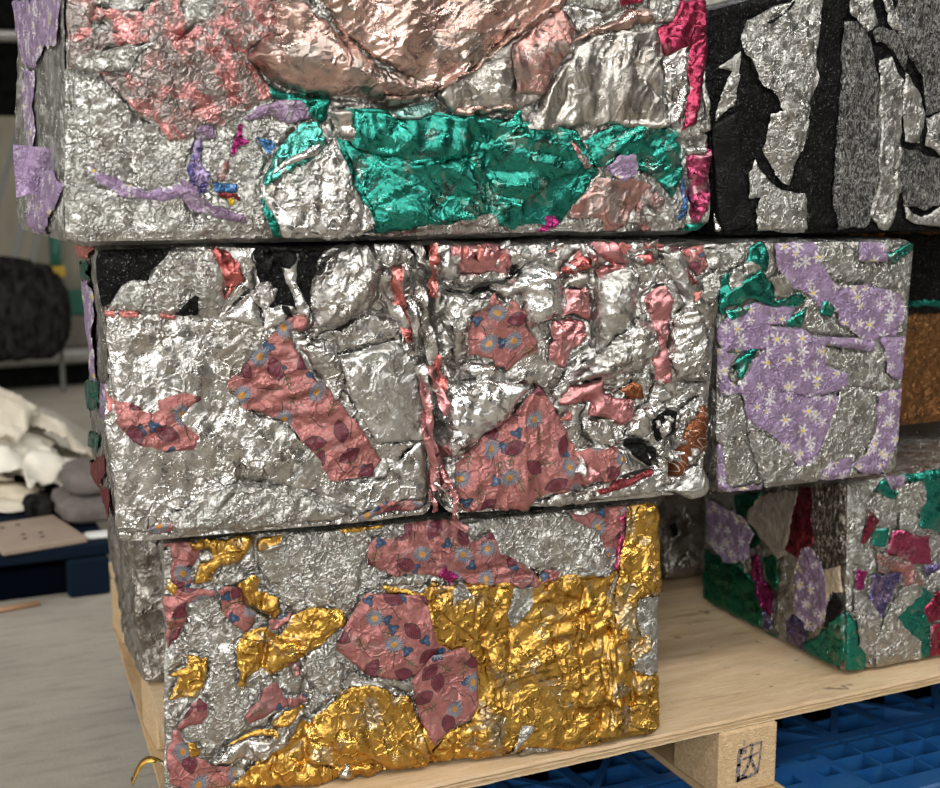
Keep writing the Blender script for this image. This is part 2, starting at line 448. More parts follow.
# ------------------------------------------------------------------ the bales
BALES = {}
BALES['top'] = dict(loc=[0.7275, 1.9903, 1.148], yaw=-3, depth=0.5, shift=-0.03, quad=[-0.4799, 0.0, 0.5099, 0.0, 0.497, 0.505, -0.4611, 0.4333], w=0.9899, h=0.4694, grooves=[["F",[2,338,3,290,7,249,13,208,19,175,21,136,14,98,6,64,1,30],5,4],["F",[4,250,25,243,47,241,86,240],5,4],["F",[126,286,160,293,177,303],6,4],["F",[137,286,140,259,146,234,156,200,163,172],5,4],["F",[177,307,194,279,212,248,218,220],5,4],["F",[143,269,160,252,181,245],5,4],["F",[177,189,208,199,236,209],5,4],["F",[219,289,233,272,250,265,264,275],7,4],["F",[113,207,133,200,150,203],4,4],["F",[3,304,6,270,4,250],6,5],["F",[734,220,729,191,719,176],5,4],["F",[830,281,845,244,893,200],5,4],["F",[739,269,719,247,692,208,685,191],7,4],["F",[926,138,951,133,983,134],12,5],["F",[930,122,938,85,946,51,948,13],9,5],["F",[253,259,278,229,312,213,347,207,390,203,433,197,462,193,499,204],8,5]], ribbons=[], scraps=[], patches=[
 ('lilac_daisy','L',[502,402,18,341,27,284,173,291,226,267,380,283,453,336],{}),
 ('lilac_daisy','L',[405,281,271,261,217,129,123,98,88,27,190,5,326,18,334,169],{}),
 ('lilac_daisy','L',[195,79,84,109,-7,92,30,52,115,26,189,36],{'o': 1}),
 ('rose_pressed','F',[2,338,43,338,44,298,74,284,45,262,9,247,1,274],{'st': 'p'}),
 ('rose_pressed','F',[41,307,48,328,80,317,107,321,120,334,127,338,161,337,164,310,160,293,133,287,106,282,73,275,47,273,31,280,47,294,77,294,57,312],{'st': 'p', 'o': 0.6}),
 ('rose_pressed','F',[180,308,202,318,202,337,291,337,288,299,249,263,265,241,282,205,240,186,209,164,185,165,168,145,147,148,131,168,102,182,73,221,45,238,94,243,105,267,132,289,164,294],{'st': 'p', 'o': 0.8}),
 ('silver','F',[17,265,47,272,73,273,103,281,126,283,113,276,96,259,93,242,57,239,28,241,13,246],{'st': 'p'}),
 ('silver','F',[164,337,200,337,198,320,181,308,167,300,160,310],{'st': 'p'}),
 ('indigo','F',[182,150,190,147,182,124,192,104,193,77,185,73,170,92,166,108,174,134],{'st': 'p'}),
 ('magenta','F',[224,130,233,149,237,169,243,168,242,152,253,142,236,136,227,127],{'st': 'p'}),
 ('blue','F',[198,91,231,87,233,73,204,72],{'st': 'p'}),
 ('rose_pressed','F',[206,107,217,124,222,107,212,89,204,94],{'st': 'p'}),
 ('lilac','F',[154,95,170,92,182,70,193,65,198,55,214,52,243,45,246,35,214,39,188,49,172,49,160,69],{'st': 'p'}),
 ('lilac','F',[176,166,201,169,205,150,182,147],{'st': 'p'}),
 ('lilac','F',[240,178,262,193,296,205,325,205,342,177,308,169,279,180,251,172],{'st': 'p', 'o': 1}),
 ('blue','F',[261,152,282,149,287,136,279,126,272,139],{'st': 'p'}),
 ('maroon','F',[204,74,233,74,236,60,227,66,207,68],{'st': 'p'}),
 ('lilac_daisy','F',[29,120,44,105,78,88,115,79,152,87,173,78,152,70,114,68,78,74,49,89],{'st': 'p'}),
 ('yellow','F',[219,65,224,67,229,63,228,58,222,56],{'st': 's', 'o': 1}),
 ('teal','F',[278,226,312,210,365,205,354,173,336,177,319,200,284,206],{'st': 'l', 'o': 0.5}),
 ('teal_dark','F',[333,204,365,205,357,169,347,163],{'st': 'l', 'o': 1}),
 ('teal','F',[385,189,528,182,655,169,754,154,788,97,721,19,422,20],{'st': 's', 'o': -1}),
 ('teal','F',[379,148,403,132,439,118,483,114,528,112,570,122,580,82,603,41,586,27,509,22,465,17,428,15,410,63],{'st': 'f', 'b': 2}),
 ('teal','F',[568,120,605,131,603,43,586,64,578,82],{'st': 'f', 'b': 2, 'o': 0.6}),
 ('teal','F',[597,131,665,157,732,154,771,105,698,75,652,41,607,49,597,95],{'st': 'f', 'b': 3, 'o': 0.8}),
 ('teal','F',[607,47,657,52,662,35,648,8,615,21],{'st': 'l', 'o': 1}),
 ('teal','F',[396,190,454,179,524,176,570,175,625,167,660,187,665,163,640,150,601,131,570,121,524,110,483,113,439,119,403,133,394,153],{'st': 'f', 'b': 5, 'o': 2.4}),
 ('silver_warm','F',[363,189,396,186,398,140,381,146],{'st': 'f', 'b': 3, 'o': 2}),
 ('teal_dull','F',[446,186,521,198,527,184,494,171,450,174],{'st': 's', 'b': 3, 'o': 4.5}),
 ('silver_loose','F',[267,86,349,131,369,143,394,100,428,16,382,2,278,7,269,44],{'st': 'f', 'b': 4, 'o': 0.5}),
 ('teal_clear','F',[265,89,285,126,322,168,349,172,366,138,342,122,302,104,269,84],{'st': 'f', 'b': 6, 'o': 2}),
 ('silver_bright','F',[269,92,295,116,335,138,345,140,343,125,322,117,292,106],{'st': 's', 'b': 4, 'o': 4}),
 ('silver_bright','F',[266,77,285,64,305,40,308,10,295,8,278,37],{'st': 's', 'b': 4, 'o': 2.5}),
 ('teal_dark','F',[263,77,269,61,282,31,293,7,283,7,270,34],{'st': 's', 'o': 2, 'b': 1}),
 ('teal_dark','F',[371,151,381,144,396,111,431,16,424,15,382,124],{'st': 's', 'o': 3, 'b': 3}),
 ('teal','F',[762,136,828,166,918,154,933,120,933,83,911,50,873,90,837,97,784,107],{'st': 'f', 'b': 4, 'o': 1}),
 ('silver_warm','F',[528,218,589,258,641,286,709,331,733,323,741,294,719,261,685,200,646,183,556,180,528,197],{'st': 'f', 'b': 5, 'o': 1}),
 ('rose_dull','F',[640,274,709,323,739,292,719,257,689,204,641,207],{'st': 'f', 'b': 4, 'o': 3}),
 ('copper','F',[547,184,584,186,636,192,646,182,584,175,551,176],{'st': 'l', 'b': 4, 'o': 2}),
 ('silver_warm','F',[694,212,724,245,744,269,784,290,892,300,899,198,907,151,795,159,665,154,690,193],{'st': 'f', 'b': 6, 'o': 2}),
 ('silver_loose','F',[719,323,773,318,799,310,764,286,741,296],{'st': 'l', 'o': 2}),
 ('silver','F',[768,335,819,334,799,318,768,322],{'st': 'l', 'o': 1}),
 ('silver','F',[879,334,923,334,918,305,892,301,879,314],{'st': 'l', 'o': 1}),
 ('copper','F',[739,274,779,298,819,314,840,326,871,328,882,301,814,292,769,281,744,273],{'st': 'l', 'b': 10, 'o': 3}),
 ('crimson','F',[819,341,873,340,863,328,825,324],{'st': 'l', 'o': 4}),
 ('crimson','F',[895,297,918,302,923,322,929,338,994,338,994,272,984,235,970,205,958,157,929,151,938,189,951,210,940,242,951,272,901,259],{'st': 'l', 'b': 3, 'o': 1}),
 ('silver_loose','F',[903,256,948,270,939,239,950,210,937,189,928,155,909,160],{'st': 'f', 'o': 0.5}),
 ('silver','F',[981,226,989,235,993,150,960,155,973,201],{'st': 'l'}),
 ('magenta_dull','F',[934,116,979,122,986,131,987,100,979,69,972,51,960,23,952,18,946,51,940,85],{'st': 'f', 'b': 2, 'o': 1}),
 ('silver_bright','F',[930,126,951,131,977,128,976,120,940,116],{'st': 's', 'b': 4, 'o': 2}),
 ('rose_dull','F',[743,29,741,48,788,81,810,84,859,80,874,71,863,52,844,34,830,9,800,-3,793,25,763,29],{'st': 'p', 'o': 0.5}),
 ('rose_pressed','F',[863,71,898,58,900,39,890,35,875,49,863,40,877,21,890,4,864,1,850,24],{'st': 'l', 'o': 1}),
 ('magenta','F',[680,0,698,17,698,30,716,36,723,23,708,8,691,-1],{'st': 'l', 'o': 1}),
 ('blue','F',[926,79,938,84,945,51,940,39,925,18,918,26,932,51],{'st': 'l', 'o': 1}),
 ('lilac_daisy','F',[799,102,818,118,848,117,850,89,825,83,803,89],{'st': 'p', 'o': 3}),
 ('rose_pressed','F',[737,143,748,134,770,103,762,99,744,125],{'st': 'l', 'o': 4}),
 ('silver','F',[399,4,428,14,498,23,547,26,601,38,621,18,643,3,601,-3],{'st': 'p', 'o': 1}),
 ('rose_pressed','F',[419,10,472,17,509,21,472,6,422,5],{'st': 'l', 'o': 2}),
 ('teal','F',[941,10,968,22,973,13,960,0,937,2],{'st': 'l', 'o': 2}),
 ('copper','F',[316,378,731,376,719,335,648,290,567,241,517,205,480,230,426,262,374,294],{'st': 'f', 'b': 14, 'o': 4}),
 ('copper','F',[281,337,321,337,354,307,400,273,448,239,477,232,524,220,499,205,462,193,433,198,390,204,347,206,312,213,278,230,253,258,256,269,288,294,285,317],{'st': 'f', 'b': 20, 'o': 5}),
 ('copper','F',[740,349,731,335,664,293,583,246,503,202,449,188,438,202,511,211,567,245,648,295,706,349],{'st': 'f', 'b': 16, 'o': 9}),
])
BALES['mid'] = dict(loc=[0.7745, 1.9724, 0.728], yaw=-6.5, depth=0.46, shift=-0.005, quad=[-0.4604, 0.0, 0.4654, 0.0, 0.4888, 0.4136, -0.4712, 0.4203], w=0.9258, h=0.4174, grooves=[["F",[448,421,453,334,466,185,471,33,474,9],38,12],["F",[178,88,236,71,282,51,342,24],9,5],["F",[182,118,177,83,148,43],6,5],["F",[-1,318,-1,289,2,265,10,211],6,4],["F",[278,295,316,300,342,309,374,318,413,307],9,5],["F",[319,258,361,262,403,275],5,4],["F",[465,359,511,339,551,353,572,361],15,5],["F",[571,379,583,374],12,5],["F",[702,365,710,309,716,270],13,4],["F",[776,316,759,281],12,4],["F",[680,230,711,253,719,270],13,5],["F",[761,94,813,94,833,60],12,5],["F",[855,105,865,71,861,31],13,5],["F",[472,226,476,180,480,108,475,88],16,5],["F",[495,83,522,102,559,132,593,152],9,4],["F",[833,284,839,242],11,4],["F",[758,408,768,393,776,369],12,5],["F",[489,241,507,226,499,214],15,6],["F",[855,335,866,313],11,4]], ribbons=[["coral_red",[406,385,403,359,419,307,426,274],15,6,0.9],["silver_bright",[387,372,387,347,406,317,420,294],15,6,0.9],["silver_loose",[432,381,439,352,446,306,456,286],15,6,0.9],["coral_red",[455,410,459,378,456,339],15,6,0.9],["silver_bright",[429,359,426,323,436,290,440,254],15,6,0.9],["silver_loose",[449,299,456,266,460,239,467,199],15,6,0.9],["coral_red",[463,253,470,226,474,199],15,6,0.9],["silver_bright",[440,240,447,207,460,176],15,6,0.9],["silver_loose",[432,417,439,394,462,378],15,6,0.9],["pink_foil",[442,227,448,182,455,139,465,105],13,8,0.8],["pink_foil",[454,239,470,197,477,164],13,8,0.8],["pink_foil",[444,172,445,143,462,89,467,49],13,8,0.8],["pink_foil",[467,102,479,68,493,40,493,14,500,-7,518,-19],9,14,0.5],["silver_bright",[459,63,476,48,486,34,500,10],7,14,0.9],["pink_foil",[455,50,462,33,466,16],8,12,0.5]], scraps=[[[470,417,899,414,901,383,717,374,470,389],26,["silver_bright","silver_loose","coral","pink_foil","silver_loose"],6,14],[[769,177,897,195,921,161,909,47,804,39],22,["silver_bright","silver_loose","black_plastic","silver_smooth"],6,14],[[210,417,292,416,283,324,221,326],12,["black_plastic","silver_loose","black_glitter"],10,20],[[457,216,518,198,506,30,474,17],14,["silver_bright","silver_loose","pink_foil"],8,20]], patches=[
 ('lilac_daisy','L',[478,334,244,352,128,280,214,178,358,204,437,265],{}),
 ('coral','L',[701,386,62,418,125,393,627,367],{'o': 1}),
 ('teal','L',[642,358,197,384,290,351,585,332],{}),
 ('teal','L',[464,166,70,223,192,165,481,115],{}),
 ('teal','L',[499,77,237,115,275,83,458,58],{}),
 ('maroon','L',[520,11,147,103,90,89,297,19,484,-12],{}),
 ('maroon','L',[224,36,52,81,64,28,172,14],{}),
 ('lilac','L',[55,223,-81,243,-46,192,54,183],{}),
 ('black_glitter','F',[-4,419,114,417,87,396,80,382,65,373,43,368,34,348,11,333,2,334,-2,367],{'st': 'p', 'o': -2}),
 ('black_glitter','F',[208,411,250,415,309,416,294,396,288,374,284,333,276,319,262,329,216,330,212,357],{'st': 'l', 'o': -3}),
 ('silver','F',[11,334,42,370,65,374,82,394,114,415,159,411,170,378,168,340,152,316,98,320,57,331,30,329],{'st': 'l', 'b': 7, 'o': 1}),
 ('black_glitter','F',[95,324,127,354,129,320],{'st': 'l', 'o': 5}),
 ('coral_red','F',[148,414,170,412,190,393,194,369,180,360,173,341,165,339,169,366,158,387],{'st': 'f', 'b': 4, 'o': 2}),
 ('silver_loose','F',[0,329,80,322,162,314,216,305,233,290,212,256,190,221,195,182,251,160,307,90,329,71,382,67,448,126,458,34,262,19,2,23,-1,112,-3,210],{'st': 'p', 'b': 1, 'o': 1}),
 ('coral','F',[6,331,23,330,23,322,6,323],{'st': 's', 'o': 5}),
 ('coral','F',[29,330,54,328,53,320,30,321],{'st': 's', 'o': 5}),
 ('coral','F',[79,326,104,320,98,315,81,318],{'st': 's', 'o': 5}),
 ('silver_bright','F',[158,314,203,351,217,332,217,305,190,310],{'st': 'f', 'b': 6, 'o': 3}),
 ('silver_bright','F',[239,403,271,403,262,378,264,359,279,333,276,316,263,320,260,336,247,365],{'st': 'l', 'b': 8, 'o': 1}),
 ('silver_bright','F',[216,330,262,329,244,306,219,297],{'st': 'l', 'b': 4, 'o': 4}),
 ('silver_loose','F',[282,333,290,377,305,402,343,416,368,415,387,379,384,340,361,315,332,303,278,289],{'st': 'f', 'b': 24, 'o': 3}),
 ('silver_loose','F',[371,418,419,417,426,388,406,385,390,376,374,405],{'st': 'f', 'b': 12, 'o': 4}),
 ('silver_smooth','F',[319,257,406,274,443,243,450,126,376,126,341,192],{'st': 's', 'b': 5, 'o': 3}),
 ('floral','F',[257,316,276,314,275,293,256,295,264,265,292,223,320,198,356,148,384,104,368,71,307,76,284,111,250,163,210,177,185,188,165,206,170,229,190,251,219,284],{'st': 'l', 'b': 4, 'o': 3}),
 ('silver_loose','F',[262,280,284,285,316,284,322,258,324,213,318,193,286,240,274,254],{'st': 'f', 'b': 4, 'o': 2}),
 ('floral','F',[12,208,30,202,64,183,73,194,73,212,131,207,99,181,121,157,113,134,80,132,59,146,42,143,17,174],{'st': 'l', 'b': 1, 'o': 3.5}),
 ('coral','F',[-2,228,3,219,13,210,15,198,10,189,5,201],{'st': 'l', 'o': 1}),
 ('floral','F',[49,27,80,34,131,30,118,18,51,18],{'st': 'l', 'o': 2.5}),
 ('floral_dark','F',[345,20,379,34,456,31,454,17,348,13],{'st': 'l', 'o': 2}),
 ('silver','F',[178,88,273,61,342,35,345,18,272,14,174,9,80,11,76,44],{'st': 'l', 'b': 5, 'o': 1.5}),
 ('silver_bright','F',[462,394,490,414,497,360,465,369],{'st': 'l', 'b': 10, 'o': 2}),
 ('pink_foil','F',[491,411,515,417,570,416,575,372,496,369],{'st': 'f', 'b': 8, 'o': 4}),
 ('silver_loose','F',[496,369,575,372,572,361,514,354,496,356],{'st': 'f', 'b': 5, 'o': 2}),
 ('black_glitter','F',[468,356,511,339,551,353,572,361,577,378,595,378,554,350,537,342,508,334],{'st': 'l', 'o': -3}),
 ('silver_loose','F',[479,344,543,339,538,322,518,314,511,295,513,254,498,240,489,278,471,304],{'st': 'f', 'b': 8, 'o': 1}),
 ('silver_bright','F',[551,350,595,378,618,390,653,363,655,307,628,297,613,285,600,312,596,341,572,336],{'st': 'l', 'b': 16, 'o': 3}),
 ('floral','F',[517,314,538,322,552,345,567,324,581,337,600,315,604,294,616,285,621,250,593,237,576,221,561,229,545,244,512,252,512,300],{'st': 'l', 'b': 6, 'o': 3}),
 ('silver_bright','F',[504,232,522,243,548,239,564,223,552,206,528,210],{'st': 'l', 'b': 6, 'o': 3}),
 ('pink_foil','F',[641,299,659,299,696,292,702,271,685,256,670,248,665,224,643,237],{'st': 'f', 'b': 8, 'o': 3}),
 ('coral_red','F',[655,380,679,401,702,391,703,373,668,366,655,373],{'st': 'l', 'b': 10, 'o': 4}),
 ('pink_foil','F',[702,417,736,414,760,387,737,385,725,390,709,405],{'st': 'l', 'b': 10, 'o': 3}),
 ('pink_foil','F',[719,385,756,381,757,373,714,365,707,379],{'st': 'l', 'b': 5, 'o': 3}),
 ('pink_foil','F',[661,348,699,347,712,300,696,303,674,312,658,307],{'st': 'l', 'b': 6, 'o': 1}),
 ('silver_warm','F',[662,357,680,372,702,368,699,355,681,347],{'st': 's', 'b': 8, 'o': 3}),
 ('silver_smooth','F',[706,365,738,370,766,374,781,345,773,316,759,281,735,258,720,249,713,309],{'st': 'f', 'b': 14, 'o': 4}),
 ('silver_loose','F',[720,246,753,281,774,301,803,288,817,242,795,218,751,208,675,205,690,224],{'st': 'l', 'b': 16, 'o': 3}),
 ('pink_foil','F',[784,325,806,343,822,345,843,323,835,290,834,278,839,223,840,197,816,198,809,231,818,257,810,279,803,294],{'st': 'f', 'b': 5, 'o': 3}),
 ('silver_loose','F',[835,290,860,314,893,301,907,263,913,194,849,197,837,254],{'st': 'l', 'b': 10, 'o': 1}),
 ('silver_smooth','F',[815,399,849,407,871,341,869,325,848,340,826,377],{'st': 's', 'b': 8, 'o': 4}),
 ('coral_red','F',[774,396,802,399,813,386,784,380,774,386],{'st': 'l', 'b': 6, 'o': 3}),
 ('coral','F',[849,404,871,413,888,412,885,397,873,391,860,394],{'st': 'l', 'b': 5, 'o': 2}),
 ('floral','F',[860,395,885,403,891,373,875,361,865,377],{'st': 'l', 'b': 3, 'o': 3}),
 ('floral','F',[808,407,845,416,850,410,834,400,815,401],{'st': 'l', 'b': 4, 'o': 2}),
 ('coral','F',[869,338,882,340,881,325,872,321],{'st': 'l', 'b': 3, 'o': 3}),
 ('silver_bright','F',[757,417,779,413,807,423,780,401,768,398],{'st': 'l', 'b': 4, 'o': 3}),
 ('coral','F',[807,421,832,419,820,412,780,399],{'st': 'l', 'b': 4, 'o': 4}),
 ('silver','F',[882,355,917,373,920,342,902,318,884,331],{'st': 'l', 'b': 6, 'o': 1}),
 ('silver','F',[885,406,914,403,930,379,917,375,896,373],{'st': 'l', 'b': 4, 'o': 1}),
 ('maroon','F',[851,380,867,362,876,352,867,344,856,359],{'st': 'l', 'o': 1}),
 ('silver_bright','F',[474,183,484,206,543,213,598,204,619,196,592,174,589,153,545,126,512,102,495,86,477,114],{'st': 'l', 'b': 18, 'o': 3}),
 ('floral','F',[499,83,542,123,589,151,625,195,647,171,667,144,681,111,692,95,766,95,772,51,762,42,712,36,652,28,605,6,554,10,509,17,494,43],{'st': 'f', 'b': 6, 'o': 4}),
 ('silver_loose','F',[652,21,719,34,804,45,852,55,865,26,806,17,670,4,611,4],{'st': 'l', 'b': 3, 'o': 1}),
 ('pink_foil','F',[659,169,674,199,724,207,732,186,777,172,781,145,763,126,734,141,707,149,713,168,682,172],{'st': 'f', 'b': 12, 'o': 4}),
 ('silver_loose','F',[649,181,673,218,696,232,753,227,755,195,728,199,720,209,674,203,659,174],{'st': 'l', 'b': 8, 'o': 2}),
 ('silver_loose','F',[704,146,748,134,761,94,733,99,708,120],{'st': 'l', 'b': 5, 'o': 1}),
 ('rust','F',[761,186,779,198,793,194,802,170,780,169],{'st': 's', 'b': 3, 'o': 1}),
 ('silver_smooth','F',[810,169,816,205,851,167,829,165],{'st': 's', 'b': 4, 'o': 3}),
 ('silver_smooth','F',[774,133,802,161,811,161,813,111,799,104,777,112],{'st': 's', 'b': 6, 'o': 3}),
 ('black_glitter','F',[814,133,837,152,853,144,851,115,827,99,818,110],{'st': 'l', 'o': 1}),
 ('black_plastic','F',[767,104,802,102,832,83,831,57,816,60,787,76],{'st': 'l', 'o': 2}),
 ('silver_bright','F',[824,123,838,142,843,122,834,106],{'st': 'l', 'b': 5, 'o': 4}),
 ('silver_loose','F',[859,144,894,168,899,158,875,120,864,78,855,98],{'st': 'l', 'b': 5, 'o': 2}),
 ('rust_script','F',[860,34,861,74,875,120,895,143,898,161,916,144,923,117,914,84,894,66,878,39],{'st': 's', 'b': 9, 'o': 3}),
 ('silver_smooth','F',[853,18,895,52,909,56,936,22,956,2,903,-3],{'st': 's', 'b': 10, 'o': 6}),
 ('coral','F',[665,142,683,159,685,141],{'st': 's', 'o': 7}),
 ('pink_foil','F',[693,86,707,75,732,60,713,36,701,56],{'st': 'l', 'b': 3, 'o': 8}),
 ('silver_bright','F',[686,62,698,85,703,53],{'st': 's', 'o': 8}),
 ('maroon','F',[713,29,771,44,829,54,820,43,782,33,727,23],{'st': 'l', 'o': 3}),
])
